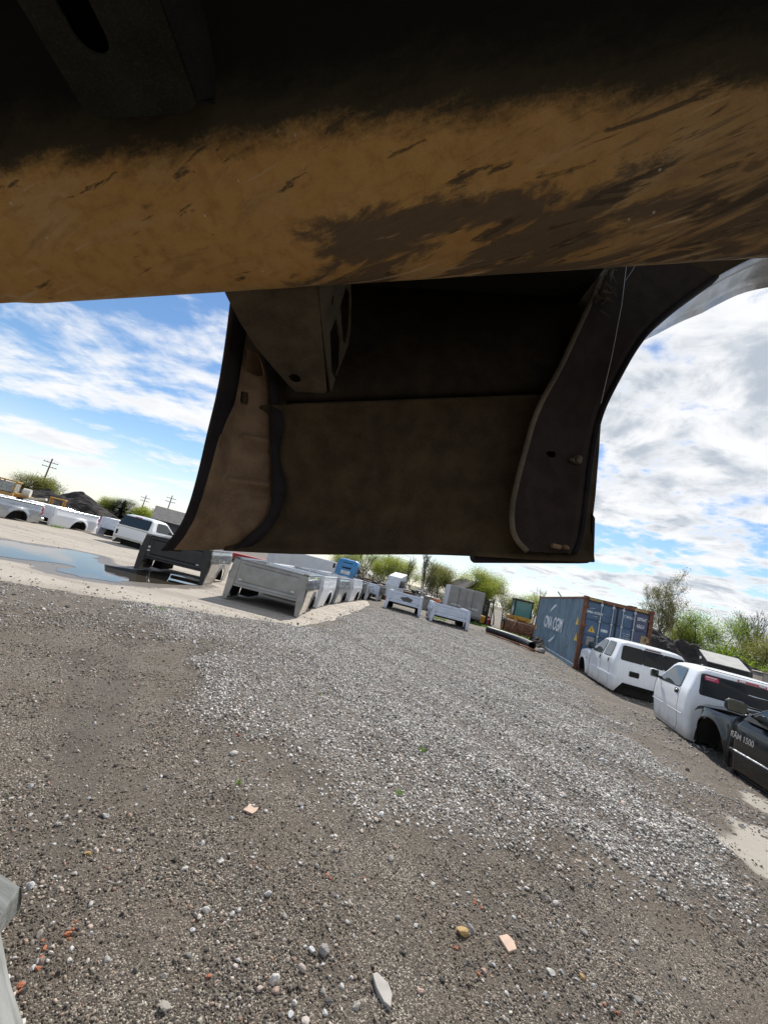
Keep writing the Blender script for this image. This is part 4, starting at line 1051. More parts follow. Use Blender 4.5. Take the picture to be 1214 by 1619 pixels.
# -- white regular cab, near right
def cab_near():
    t = empty('truck_cab', (7.66, 8.13, 0.0), R(-20), 'white two-door truck cab with red sticker on its dark rear window', 'truck cab')
    sk = Skin(1.98, -0.88, 0.95, 0.11, [(0.0, 0.10, 0.03, 0.02), (0.06, 0.05, 0.02, 0.0), (0.40, 0.012, 0.0, 0.0), (0.46, 0.0, 0.0, 0.0), (0.72, 0.012, 0.0, 0.03), (0.88, 0.035, 0.01, 0.05), (1.10, 0.12, 0.06, 0.28), (1.26, 0.18, 0.11, 0.42), (1.33, 0.225, 0.15, 0.50), (1.355, 0.28, 0.20, 0.58)])
    def zb(x, y): return 0.26 if (y < -0.76 and abs(x) < 0.74) else (0.02 if y < 0.93 else 0.12)
    zs = [0.0, 0.02, 0.03, 0.06, 0.12, 0.2, 0.26, 0.30, 0.38, 0.405, 0.43, 0.46, 0.55, 0.64, 0.72, 0.8, 0.88, 0.95, 1.02, 1.10, 1.18, 1.26, 1.30, 1.33, 1.355]
    body = sk.build('cab_body', zb, zs, CABW, t, 0.05)
    for s in (-1, 1):
        f = lambda u, v, o, s=s: sk.side(s, u, v, o)
        pane('side_window', f, [(-0.40, 0.90), (0.74, 0.885), (0.70, 0.93), (0.36, 1.225), (0.20, 1.275), (-0.28, 1.275)], CABGLASS, t, r=0.05)
        dr = seam('door_seam', f, [(0.90, 0.90), (0.90, 0.12), (-0.36, 0.08), (-0.44, 0.20), (-0.44, 0.88), (-0.33, 1.30)], t)
        door_handle(t, f, -0.30, 0.80, DARKIN, 0.2, 0.09)
        seam('body_crease', f, [(0.92, 0.43), (-0.70, 0.43)], t, 0.016, CABW, 0.006)
    g = lambda u, v, o: sk.rear(u, v, o)
    rw = pane('rear_window', g, [(-0.80, 0.90), (0.80, 0.90), (0.75, 1.26), (-0.75, 1.26)], TINT, t, r=0.05)
    red = pm('red_sticker', (0.55, 0.03, 0.09), 0.5, 0, 0.1)
    st = pane('sticker', g, [(-0.72, 1.165), (-0.50, 1.165), (-0.50, 1.25), (-0.72, 1.25)], red, rw, off=0.010, r=0.008, framed=False)
    wp = pm('sticker_print', (0.8, 0.7, 0.72), 0.6)
    for k, (a, b, zz, h) in enumerate([(-0.70, -0.53, 1.215, 0.024), (-0.69, -0.56, 1.185, 0.008)]):
        for j in range(7):
            x0 = a + (b - a) * j / 7
            pane('print_mark', g, [(x0, zz), (x0 + (b - a) / 7 * 0.7, zz), (x0 + (b - a) / 7 * 0.7, zz + h), (x0, zz + h)], wp, st, off=0.012, r=0.002, framed=False)
    pane('brake_light', g, [(-0.20, 1.285), (0.24, 1.285), (0.24, 1.325), (-0.20, 1.325)], REDL, t, off=0.012, r=0.015, framed=False)
    for x in (-0.13, 0.17): pane('cargo_lamp', g, [(x - 0.05, 1.292), (x + 0.05, 1.292), (x + 0.05, 1.318), (x - 0.05, 1.318)], pm('clear_lens', (0.7, 0.66, 0.6), 0.25), t, off=0.016, r=0.01, framed=False)
    seam('roof_seam', lambda u, v, o: Vector((u, -0.70, v + o)), [(-0.70, 1.372), (0.70, 1.372)], t, 0.012)
    mirror('wing_mirror', sk.side(-1, 0.66, 0.96), t, CABW, size=(0.11, 0.11, 0.19))
    mb = MB(); mb.box((0, 0.1, 0.34), (1.6, 1.5, 0.06)); mb.build('cab_floor', DARKIN, t)
    mb = MB()
    for y in (-0.35, 0.35): mb.box((0, y, 0.15), (1.5, 0.1, 0.30), ch=0.01)
    mb.build('floor_beam', DARKIN, t)
    return t
cab_near()

# -- white extended cab with front fender, mid right, nose against the container
def cab_mid():
    t = empty('truck_cab', (8.66, 12.38, 0.0), R(-14), 'white four-door truck cab with three-piece rear window beside the shipping container', 'truck cab')
    sk = Skin(2.00, -1.25, 1.05, 0.10, [(0.0, 0.08, 0.04, 0.0), (0.08, 0.03, 0.02, 0.0), (0.42, 0.0, 0.0, 0.0), (0.48, 0.012, 0.0, 0.0), (0.80, 0.02, 0.0, 0.02), (0.93, 0.04, 0.01, 0.05), (1.15, 0.12, 0.07, 0.35), (1.36, 0.19, 0.13, 0.62), (1.43, 0.235, 0.17, 0.70), (1.455, 0.29, 0.23, 0.78)])
    def zb(x, y):
        if y < -1.1: return 0.34 if abs(x) < 0.72 else 0.06 + 0.25 * sstep(0.86, 0.72, abs(x))
        return 0.06
    zs = [0.0, 0.06, 0.1, 0.16, 0.24, 0.30, 0.34, 0.40, 0.42, 0.45, 0.48, 0.6, 0.7, 0.8, 0.87, 0.93, 1.0, 1.08, 1.15, 1.22, 1.29, 1.36, 1.40, 1.43, 1.455]
    sk.build('cab_body', zb, zs, CABW, t, 0.05)
    for s in (-1, 1):
        f = lambda u, v, o, s=s: sk.side(s, u, v, o)
        pane('front_window', f, [(-0.12, 0.95), (0.80, 0.945), (0.70, 1.02), (0.33, 1.33), (0.20, 1.37), (-0.06, 1.37)], CABGLASS, t, r=0.04)
        pane('rear_side_window', f, [(-0.82, 0.96), (-0.24, 0.955), (-0.20, 1.37), (-0.70, 1.37)], CABGLASS, t, r=0.05)
        seam('door_seam', f, [(0.92, 0.95), (0.92, 0.14), (-0.13, 0.10), (-0.13, 1.40)], t)
        seam('door_seam', f, [(-0.16, 0.10), (-0.80, 0.10), (-0.90, 0.25), (-0.90, 0.95), (-0.76, 1.40)], t)
        seam('body_crease', f, [(1.0, 0.455), (-1.1, 0.455)], t, 0.018, CABW, 0.006)
        door_handle(t, f, 0.0, 0.83, PLASTIC, 0.10, 0.13); door_handle(t, f, -0.74, 0.83, PLASTIC, 0.10, 0.13)
    g = lambda u, v, o: sk.rear(u, v, o)
    pane('rear_window', g, [(-0.82, 0.96), (-0.27, 0.96), (-0.27, 1.34), (-0.76, 1.34)], TINT, t, r=0.06)
    pane('rear_window', g, [(-0.235, 0.96), (0.235, 0.96), (0.235, 1.34), (-0.235, 1.34)], TINT, t, r=0.02)
    pane('rear_window', g, [(0.27, 0.96), (0.82, 0.96), (0.76, 1.34), (0.27, 1.34)], TINT, t, r=0.06)
    pane('brake_light', g, [(-0.20, 1.375), (0.20, 1.375), (0.20, 1.41), (-0.20, 1.41)], pm('brown_lens', (0.12, 0.03, 0.02), 0.3), t, off=0.012, r=0.012, framed=False)
    pane('vent', g, [(-0.56, 0.57), (-0.34, 0.57), (-0.34, 0.68), (-0.56, 0.68)], DARKIN, t, off=0.004, r=0.03, rim=0.02, rimmat=PLASTIC)
    for k in range(9):
        x = -0.72 + k * 0.18
        seam('pressed_rib', g, [(x, 0.42), (x, 0.76)], t, 0.012, CABW, 0.003)
    # hood, fenders and front wheel openings
    yc, r_, zc = 1.62, 0.46, 0.10
    for s in (-1, 1):
        mb = MB(); rows = []
        for y in np.unique(np.r_[np.linspace(0.93, 2.25, 10), np.linspace(yc - r_, yc + r_, 25)]):
            b = arch_z(y, yc, zc, r_, 0.10); top = 0.92 - 0.10 * sstep(1.2, 2.25, y)
            row = []
            for u in np.linspace(0, 1, 14):
                z = b + (top - b) * u
                x = 1.0 - 0.03 * (abs(z - 0.45) / 0.45) ** 2 - 0.10 * sstep(0.82, 1.0, u) ** 2 + 0.02 * math.exp(-((math.hypot(y - yc, z - zc) - r_) / 0.07) ** 2) - 0.20 * sstep(1.9, 2.25, y) ** 2
                row.append((s * x, y, z))
            rows.append(row)
        mb.grid(rows); fd = mb.build('fender', CABW, t, True); solid(fd, 0.006, 0)
        mb = MB(); rows = []
        for k in range(15):
            a = math.pi * k / 14; rows.append([(s * 0.96, yc - (r_ + .01) * math.cos(a), max(0.06, zc + (r_ + .01) * math.sin(a))), (s * 0.62, yc - (r_ + .01) * math.cos(a), max(0.06, zc + (r_ + .01) * math.sin(a)))])
        mb.grid(rows); mb.poly([q[1] for q in rows], [tuple(range(15))]); solid(mb.build('wheel_well', DARKIN, t), 0.004)
    mb = MB(); rows = []
    for y in np.linspace(0.86, 2.27, 12):
        top = 0.955 - 0.10 * sstep(1.2, 2.27, y) - 0.10 * sstep(2.1, 2.27, y)
        rows.append([(x, y - 0.06 * (x / 0.9) ** 2 * (y > 2.2), top - 0.04 * (abs(x) / 0.9) ** 3 + 0.025 * sstep(0.5, 0.42, abs(x))) for x in np.linspace(-0.91, 0.91, 21)])
    mb.grid(rows); solid(mb.build('hood', CABW, t, True), 0.01)
    mb = MB(); mb.box((0, 2.22, 0.55), (1.7, 0.10, 0.50), ch=0.03); mb.build('grille_support', PLASTIC, t)
    mb = MB(); mb.box((-1.004, 1.18, 0.60), (0.012, 0.20, 0.03), ch=0.003); mb.build('fender_badge', CHROME, t)
    f = lambda u, v, o: sk.front(u, v, o)
    pane('windshield', f, [(-0.80, 0.98), (0.80, 0.98), (0.70, 1.38), (-0.70, 1.38)], CABGLASS, t, r=0.06)
    mirror('wing_mirror', sk.side(-1, 0.72, 1.06), t, PLASTIC, size=(0.10, 0.11, 0.25), armlen=0.10)
    mb = MB(); mb.box((0, -0.1, 0.30), (1.6, 2.1, 0.06)); mb.build('cab_floor', DARKIN, t)
    mb = MB()
    for y in (-0.9, -0.2, 0.6): mb.box((0, y, 0.15), (1.5, 0.12, 0.30), ch=0.01)
    mb.build('floor_beam', DARKIN, t)
    return t
cab_mid()

# -- black truck front, cut by the right edge of the view
def truck_black():
    t = empty('pickup_truck', (6.68, 4.86, -0.08), R(-15), 'black pickup truck with chrome side strip and wing mirror at the right edge', 'pickup truck')
    # origin on the truck's centre line level with the front of the doors
    H0 = 0.14
    yc, r_, zc = 1.76, 0.49, 0.20
    LS = 0.0
    def side_x(z, y):
        u = (z - H0) / 0.75
        x = 0.995 - 0.035 * (abs(u - 0.42) / 0.5) ** 2
        x += 0.03 * math.exp(-((math.hypot(y - yc, z - zc) - r_) / 0.08) ** 2)
        x -= 0.26 * sstep(1.9, 2.50, y) ** 2
        x -= 0.05 * sstep(0.80, 1.0, u) ** 2
        return x
    def top(y): return 0.98 - 0.14 * sstep(1.1, 2.5, y)
    for s in (-1, 1):
        for nm, y0, y1 in (('fender', 1.205, 2.46), ('door', -0.05, 1.198), ('rear_door', -1.0, -0.058)):
            mb = MB(); rows = []
            ys = np.linspace(y0, y1, 12)
            if nm == 'fender': ys = np.unique(np.r_[ys, np.linspace(yc - r_, yc + r_, 29)])
            for y in ys:
                b = arch_z(y, yc, zc, r_, H0 + 0.10 * sstep(2.2, 2.3, y)) if nm == 'fender' else H0
                tp = top(y)
                rows.append([(s * side_x(z, y), y, z) for z in b + (tp - b) * np.linspace(0, 1, 18)])
            mb.grid(rows); o = mb.build(nm, BLACK, t, True); solid(o, 0.006, 0)
            if nm != 'fender':
                f = lambda u, v, o_, s=s: Vector((s * (side_x(v, u) + o_), u, v))
                for dz, w, mt in ((0.0, 0.032, CHROME), (0.035, 0.012, PLASTIC)):
                    mb = MB(); mb.tube([f(y, 0.42 - dz, 0.004) for y in np.linspace(y0 + 0.01, y1 - 0.01, 12)], w * 0.5, 6); mb.build('side_strip', mt, o, True)
                door_handle(o, f, y0 + 0.16, 0.80, BLACK, 0.17, 0.07)
        mb = MB(); rows = []
        for k in range(17):
            a = math.pi * k / 16; yy = yc - (r_ + .012) * math.cos(a); z = max(0.1, zc + (r_ + .012) * math.sin(a)); rows.append([(s * 0.96, yy, z), (s * 0.58, yy, z)])
        mb.grid(rows); mb.poly([q[1] for q in rows], [tuple(range(17))]); solid(mb.build('wheel_well', DARKIN, t), 0.004)
        mb = MB(); mb.box((s * (side_x(0.72, 2.43) + 0.004), 2.43, 0.74), (0.022, 0.075, 0.17), (0, 0, s * 0.55), 0.008); mb.build('side_marker', AMBER, t)
        mb = MB(); mb.box((s * 0.80, 0.9, H0 + 0.0), (0.22, 2.3 - 1.1, 0.12), ch=0.02); mb.box((s * 0.93, 1.22, 0.10), (0.10, 0.14, 0.18), (0.2, 0, 0.1), 0.02); mb.build('rocker', PLASTIC, t)
    # badge lettering on the front door
    fm = frame_matrix((-(side_x(0.62, 0.86) + 0.004), 0.955, 0.625), (0, -1, 0.0), (0, 0, 1))
    text('badge_lettering', 'RAM 1500', 0.115, CHROME, t, fm, 0.004, 1.05, bold=0.003)
    # hood
    mb = MB(); rows = []
    for y in np.linspace(1.0, 2.46, 14):
        rows.append([(x, y - 0.10 * (x / 0.9) ** 2 * sstep(2.0, 2.46, y), top(y) + 0.012 + 0.055 * sstep(0.72, 0.5, abs(x)) * (1 - 0.4 * sstep(2.0, 2.46, y)) - 0.06 * sstep(0.8, 0.95, abs(x)) ** 2 - 0.10 * sstep(2.25, 2.46, y) ** 2) for x in np.linspace(-0.95, 0.95, 29)])
    mb.grid(rows); solid(mb.build('hood', BLACK, t, True), 0.01)
    mb = MB(); mb.tube([(-0.72, 1.62, 1.0), (-0.70, 1.55, 1.045), (-0.5, 1.45, 1.05), (-0.3, 1.4, 1.045)], 0.016, 6); mb.build('hood_seal', RUBBER, t, True)
    mb = MB(); mb.box((0, 2.36, 0.55), (1.5, 0.12, 0.50), ch=0.03); mb.build('front_support', PLASTIC, t)
    # greenhouse
    sk = Skin(1.92, -1.0, 1.10, 0.10, [(0.90, 0.0, 0.0, 0.0), (1.0, 0.02, 0.0, 0.12), (1.25, 0.13, 0.03, 0.50), (1.45, 0.22, 0.06, 0.78), (1.52, 0.27, 0.10, 0.88), (1.545, 0.33, 0.15, 0.98)])
    sk.build('cab_roof', lambda x, y: 0.9, [0.90, 0.95, 1.0, 1.08, 1.16, 1.25, 1.35, 1.45, 1.49, 1.52, 1.545], BLACK, t, 0.05)
    for s in (-1, 1):
        f = lambda u, v, o, s=s: sk.side(s, u, v, o)
        pane('front_window', f, [(0.02, 1.0), (0.84, 0.99), (0.74, 1.08), (0.35, 1.42), (0.24, 1.46), (0.03, 1.46)], CABGLASS, t, r=0.04)
        pane('rear_side_window', f, [(-0.86, 1.0), (-0.10, 1.0), (-0.10, 1.46), (-0.75, 1.46)], CABGLASS, t, r=0.05)
    f = lambda u, v, o: sk.front(u, v, o)
    pane('windshield', f, [(-0.78, 1.0), (0.78, 1.0), (0.68, 1.47), (-0.68, 1.47)], CABGLASS, t, r=0.06)
    mirror('wing_mirror', Vector((-0.95, 0.93, 1.06)), t, PLASTIC, size=(0.11, 0.16, 0.18), armlen=0.10, turn=-0.25)
    mb = MB(); mb.box((0, 0.2, 0.30), (1.6, 2.3, 0.06)); mb.build('cab_floor', DARKIN, t)
    mb = MB()
    for y in (-0.6, 0.3, 1.1): mb.box((0, y, 0.13), (1.5, 0.14, 0.27), ch=0.01)
    mb.build('floor_beam', DARKIN, t)
    return t
truck_black()

# -- cream cab across the lane on the left
def cab_left():
    cream = pm('cream_primer', (0.50, 0.48, 0.40), 0.6, 0, 0.06, 3, dirt=(0.35, 0.33, 0.28), dirt_amt=0.2)
    t = empty('truck_cab', (-10.75, 19.0, 0.0), R(-12), 'white truck cab with cream back wall parked across the lane', 'truck cab')
    sk = Skin(1.95, -0.80, 0.95, 0.14, [(0.0, 0.10, 0.05, 0.02), (0.1, 0.04, 0.02, 0.0), (0.45, 0.0, 0.0, 0.0), (0.75, 0.01, 0.0, 0.02), (0.93, 0.035, 0.02, 0.05), (1.15, 0.12, 0.08, 0.30), (1.33, 0.18, 0.13, 0.50), (1.41, 0.24, 0.17, 0.60), (1.43, 0.30, 0.23, 0.68)])
    def zb(x, y): return (0.24 * sstep(0.80, 0.62, abs(x)) + 0.05) if y < -0.6 else 0.05
    zs = [0.0, 0.05, 0.1, 0.17, 0.23, 0.29, 0.36, 0.45, 0.55, 0.65, 0.75, 0.84, 0.93, 1.0, 1.08, 1.15, 1.21, 1.27, 1.33, 1.37, 1.41, 1.43]
    sk.build('cab_body', zb, zs, CABW, t, 0.05)
    g = lambda u, v, o: sk.rear(u, v, o)
    pane('back_wall', g, [(-0.84, 0.30), (0.84, 0.30), (0.85, 0.86), (-0.85, 0.86)], cream, t, off=0.004, r=0.05, framed=False)
    pane('rear_window', g, [(-0.80, 0.93), (0.80, 0.93), (0.73, 1.33), (-0.73, 1.33)], CABGLASS, t, r=0.07, rim=0.03)
    pane('vent', g, [(-0.80, 0.45), (-0.70, 0.45), (-0.70, 0.66), (-0.80, 0.66)], DARKIN, t, off=0.012, r=0.01, framed=False)
    pane('brake_light', g, [(-0.18, 1.37), (0.18, 1.37), (0.18, 1.405), (-0.18, 1.405)], REDL, t, off=0.012, r=0.012, framed=False)
    for s in (-1, 1):
        f = lambda u, v, o, s=s: sk.side(s, u, v, o)
        pane('side_window', f, [(-0.42, 0.95), (0.72, 0.94), (0.68, 0.99), (0.30, 1.29), (0.15, 1.34), (-0.30, 1.34)], CABGLASS, t, r=0.05)
        seam('door_seam', f, [(0.88, 0.95), (0.88, 0.14), (-0.40, 0.12), (-0.50, 0.24), (-0.50, 0.94), (-0.36, 1.36)], t)
    mirror('wing_mirror', sk.side(1, 0.66, 1.02), t, PLASTIC, sgn=1)
    mb = MB(); mb.box((0, 0.1, 0.34), (1.6, 1.5, 0.06)); mb.build('cab_floor', DARKIN, t)
    mb = MB()
    for y in (-0.4, 0.4): mb.box((0, y, 0.15), (1.4, 0.12, 0.30), ch=0.01)
    mb.build('floor_beam', DARKIN, t)
cab_left()

# ------------------------------------------------------------------ shipping container
def container():
    L_, W, H = 9.35, 2.36, 2.74
    t = empty('shipping_container', (8.2, 14.9, 0.0), math.atan2(-0.242, 0.97), 'long blue corrugated shipping container with rusty edges and white lettering', 'container')
    blue = pm('container_blue', (0.15, 0.225, 0.285), 0.65, 0.0, 0.2, 1.4, dirt=(0.15, 0.09, 0.06), dirt_amt=0.46, dscale=2.2)
    dblue = pm('container_door_blue', (0.065, 0.115, 0.19), 0.55, 0.0, 0.25, 1.6, dirt=(0.13, 0.09, 0.07), dirt_amt=0.22, dscale=2.5)
    pale = pm('container_door_violet', (0.08, 0.09, 0.15), 0.55, 0.1, 0.2, 1.6, dirt=(0.13, 0.09, 0.07), dirt_amt=0.3, dscale=2.5)
    rusty = pm('container_rust', (0.17, 0.075, 0.042), 0.85, 0.1, 0.4, 5, 0.003, 50, dirt=(0.06, 0.08, 0.11), dirt_amt=0.35)
    zinc = pm('galvanised_bar', (0.45, 0.46, 0.46), 0.45, 0.4, 0.15, 9, dirt=(0.25, 0.18, 0.13), dirt_amt=0.2)
    whitep = pm('worn_white_print', (0.60, 0.64, 0.66), 0.7, 0, 0.2, 14, dirt=(0.14, 0.20, 0.26), dirt_amt=0.55, dscale=5)
    yel = pm('warning_yellow', (0.65, 0.42, 0.06), 0.6)
    # corrugated walls
    def corr(n, depth, length):
        pts = []; p = length / n
        for i in range(n):
            a = i * p; pts += [(a, 0), (a + p * 0.34, 0), (a + p * 0.5, depth), (a + p * 0.84, depth)]
        return pts + [(length, 0)]
    for x0, s in ((0.02, 1), (W - 0.02, -1)):
        mb = MB(); pr = corr(34, 0.048, L_ - 0.3)
        mb.grid([[(x0 + s * d, 0.15 + a, z) for a, d in pr] for z in (0.14, 2.62)]); solid(mb.build('side_wall', blue, t), 0.004)
        mb = MB(); mb.box((x0 + s * 0.02, L_ / 2, 0.08), (0.07, L_ - 0.2, 0.15), ch=0.01); mb.build('bottom_rail', rusty if s < 0 else blue, t)
        mb = MB(); mb.box((x0 + s * 0.02, L_ / 2, 2.66), (0.07, L_ - 0.2, 0.09), ch=0.01); mb.build('top_rail', rusty, t)
    mb = MB(); pr = corr(30, 0.02, L_ - 0.2); mb.grid([[(x, 0.1 + a, 2.69 + d * 0.5) for a, d in pr] for x in (0.06, W - 0.06)]); solid(mb.build('roof', rusty, t), 0.004)
    mb = MB(); pr = corr(10, 0.034, W - 0.2); mb.grid([[(0.1 + a, L_ - 0.03 - d, z) for a, d in pr] for z in (0.1, 2.65)]); solid(mb.build('end_wall', blue, t), 0.004)
    mb = MB(); mb.box((W / 2, L_ / 2, 0.12), (W - 0.16, L_ - 0.2, 0.04)); mb.build('floor', rusty, t)
    for x in (0.06, W - 0.06):
        for y in (0.06, L_ - 0.06):
            mb = MB(); mb.box((x, y, H / 2), (0.13, 0.14, H - 0.2), ch=0.012); mb.build('corner_post', rusty, t)
            for z in (0.06, H - 0.06):
                mb = MB(); mb.box((x, y, z), (0.165, 0.178, 0.12), ch=0.012); mb.build('corner_casting', rusty, t)
    mb = MB(); mb.box((W / 2, 0.06, 2.655), (W - 0.26, 0.12, 0.13), ch=0.012); hd = mb.build('door_header', rusty, t)
    hz_ = pm('hazard_tape', (0.5, 0.42, 0.14), 0.6, 0, 0.5, 20)
    for k in range(7):
        for x0 in (0.20, W - 0.62):
            mb = MB(); mb.box((x0 + k * 0.065, -0.002, 2.655), (0.035, 0.008, 0.075), (0, 0.5, 0)); mb.build('hazard_stripe', hz_, hd)
    mb = MB(); mb.box((W / 2, 0.06, 0.08), (W - 0.26, 0.12, 0.14), ch=0.012); mb.build('door_sill', rusty, t)
    # doors: rails and recessed panels, locking bars
    for k, (xa, xb) in enumerate(((0.14, 1.165), (1.195, W - 0.14))):
        m_ = dblue
        mb = MB(); mb.box(((xa + xb) / 2, 0.075, 1.37), (xb - xa, 0.03, 2.40)); dr = mb.build('door', m_, t)
        zc = [0.18, 0.78, 1.32, 1.90, 2.56]
        for a, b in zip(zc, zc[1:]):
            for xc, xd in ((xa, (xa + xb) / 2), ((xa + xb) / 2, xb)):
                mb = MB(); mb.box(((xc + xd) / 2, 0.045, (a + b) / 2), (xd - xc - 0.012, 0.04, b - a - 0.045), ch=0.016)
                mb.build('door_panel', pale if (k == 1 and xc > xa) else m_, dr)
        for xq in ((0.62, 1.02) if k == 0 else (1.36, 1.75)):
            mb = MB(); mb.tube([(xq, -0.005, 0.14), (xq, -0.005, 2.63)], 0.019, 8); br = mb.build('locking_bar', zinc, dr, True)
            for z in (0.22, 0.95, 1.35, 1.9, 2.52):
                m2 = MB(); m2.box((xq, 0.002, z), (0.09, 0.05, 0.09 if z in (0.22, 2.52) else 0.05), ch=0.01); m2.build('bar_bracket', zinc, br)
            m2 = MB(); m2.box((xq + 0.12, -0.015, 1.12), (0.30, 0.02, 0.035), ch=0.005); m2.build('door_lever', zinc, br)
        xh = xa + 0.012 if k == 0 else xb - 0.012
        for z in (0.35, 1.0, 1.65, 2.35):
            m2 = MB(); m2.box((xh, 0.01, z), (0.10, 0.05, 0.09), ch=0.01); m2.build('hinge', rusty, dr)
    mb = MB(); mb.box((1.18, 0.04, 1.37), (0.05, 0.04, 2.4)); mb.build('door_gasket', RUBBER, t)
    fm = lambda x, z, y=0.018: frame_matrix((x, y, z), (1, 0, 0), (0, 0, 1))
    text('lettering', 'CMA CGM', 0.115, whitep, t, fm(0.385, 2.18), 0.003, 1.15, bold=0.006)
    text('lettering', 'CMAU', 0.15, whitep, t, fm(1.56, 2.31), 0.003, 0.72, bold=0.002)
    text('lettering', '507647', 0.16, whitep, t, fm(2.00, 2.34), 0.003, 0.66, bold=0.004)
    text('lettering', '45G1', 0.17, whitep, t, fm(1.98, 2.08), 0.003, 0.72, bold=0.005)
    for r_, ln in enumerate(('MAX. GROSS', '32.500 KG', 'TARE 3.890 KG')): text('lettering', ln, 0.055, whitep, t, fm(1.56, 1.70 - r_ * 0.08), 0.002, 0.8)
    mb = MB(); mb.tube([(0.20, 0.016, 2.30), (0.30, 0.016, 2.33), (0.42, 0.016, 2.335)], [0.002, 0.012, 0.002], 5); mb.tube([(0.36, 0.016, 2.06), (0.46, 0.016, 2.045), (0.56, 0.016, 2.08)], [0.002, 0.012, 0.002], 5); mb.build('swoosh_mark', whitep, t)
    tri = [(0.27, 1.46), (0.53, 1.46), (0.40, 1.70)]
    mb = MB(); mb.prism(tri, 'y', 0.016, 0.03); wt = mb.build('warning_triangle', yel, t)
    mb = MB(); mb.prism([(0.385, 1.50), (0.415, 1.50), (0.41, 1.62), (0.39, 1.62)], 'y', 0.013, 0.02); mb.build('warning_mark', RUBBER, wt)
    mb = MB(); mb.prism(round_poly([(0.70, 1.56), (0.94, 1.56), (0.94, 1.66), (0.70, 1.66)], 0.045), 'y', 0.016, 0.03); mb.build('oval_label', whitep, t)
    mb = MB(); mb.box((0.40, 0.018, 1.12), (0.26, 0.012, 0.32), ch=0.004); mb.build('data_plate', pm('weathered_plate', (0.27, 0.25, 0.23), 0.6, 0, 0.3, 30), t)
    mb = MB(); mb.box((2.14, 0.014, 1.58), (0.22, 0.02, 0.40), ch=0.006); mb.box((2.24, -0.01, 1.66), (0.10, 0.08, 0.16), ch=0.01); mb.build('document_holder', pm('tan_holder', (0.33, 0.25, 0.13), 0.7, 0, 0.4, 12), t)
    # big lettering and swooshes on the long side (the wall faces -x)
    sm = lambda y, z: frame_matrix((0.014, y, z), (0, -1, 0), (0, 0, 1))
    text('side_lettering', 'CMA CGM', 0.80, whitep, t, sm(4.75, 1.35), 0.004, 1.08, bold=0.025)
    mb = MB(); mb.tube([(0.012, 5.85, 1.85), (0.012, 5.55, 2.02), (0.012, 4.9, 2.22), (0.012, 4.5, 2.26)], [0.012, 0.06, 0.09, 0.01], 6); mb.tube([(0.012, 5.1, 0.48), (0.012, 4.6, 0.56), (0.012, 4.1, 0.74), (0.012, 3.8, 0.92)], [0.01, 0.09, 0.06, 0.012], 6)
    mb.v = [(0.012 + (v[0] - 0.012) * 0.05, v[1], v[2]) for v in mb.v]; mb.build('swoosh_mark', whitep, t)
    for y, z in ((0.40, 1.15), (0.55, 1.75), (8.9, 0.95)):
        mb = MB(); mb.prism([(y - 0.2, z - 0.15), (y + 0.2, z - 0.15), (y, z + 0.15)], 'x', 0.008, 0.018); mb.build('warning_triangle', yel, t)
    mb = MB(); mb.tube([(0.3, 5.0, 2.7), (0.1, 5.2, 2.98)], 0.03, 6); mb.build('loose_bar', STEEL, t)
    mb = MB(); mb.box((1.74, 0.35, 2.74), (0.25, 0.3, 0.07), ch=0.01); mb.build('roof_block', rusty, t)
container()

# ------------------------------------------------------------------ heaps of dark soil and asphalt
SOIL = pm('dark_soil', (0.026, 0.022, 0.019), 0.95, 0, 0.5, 1.5, 0.05, 14, dirt=(0.085, 0.07, 0.054), dirt_amt=0.45, dscale=1.6)
def heap(name, c, rx, ry, h, seed, label, peaks=3, group='heaps of dark soil', z=None):
    r = np.random.default_rng(seed); n = 90
    u = np.linspace(-1.25, 1.25, n); X, Y = np.meshgrid(u, u); Z = np.zeros_like(X)
    for k in range(peaks):
        px, py, ph = r.uniform(-0.5, 0.5), r.uniform(-0.3, 0.3), r.uniform(0.65, 1.0)
        if k == 0: px, py, ph = 0, 0, 1
        Z = np.maximum(Z, ph - 1.05 * np.hypot((X - px) * 1.0, Y - py))
    Z = np.clip(Z, -0.2, 1); Z = Z * h + (fbm(X * 3.5 + seed, Y * 3.5) - 0.5) * 0.26 * h * (Z > -0.15) + (fbm(X * 22 + seed, Y * 22) - 0.5) * 0.09 * h
    zg = float(hz(c[0], c[1])) if z is None else z
    mb = MB(); mb.grid([[(X[i, j] * rx, Y[i, j] * ry, Z[i, j] - 0.05 * h) for j in range(n)] for i in range(n)])
    o = mb.build(name, SOIL, None, False, loc=(c[0], c[1], zg))
    return tag(o, label, 'dirt pile', group)
heap('dirt_pile', (15.0, 20.6), 4.8, 2.8, 2.75, 1, 'black soil pile behind the white cabs at the container door end', 4)
heap('dirt_pile', (18.6, 21.0), 4.8, 2.8, 2.3, 12, 'lower black soil ridge running behind the dark metal box', 4)
heap('dirt_pile', (-39.8, 53.0), 11.5, 6.0, 4.1, 2, 'large dark dirt pile behind the white beds on the left', 2)
heap('dirt_pile', (16.2, 38.0), 4.5, 3.0, 2.0, 3, 'low black soil pile between the loader and the container', 3)

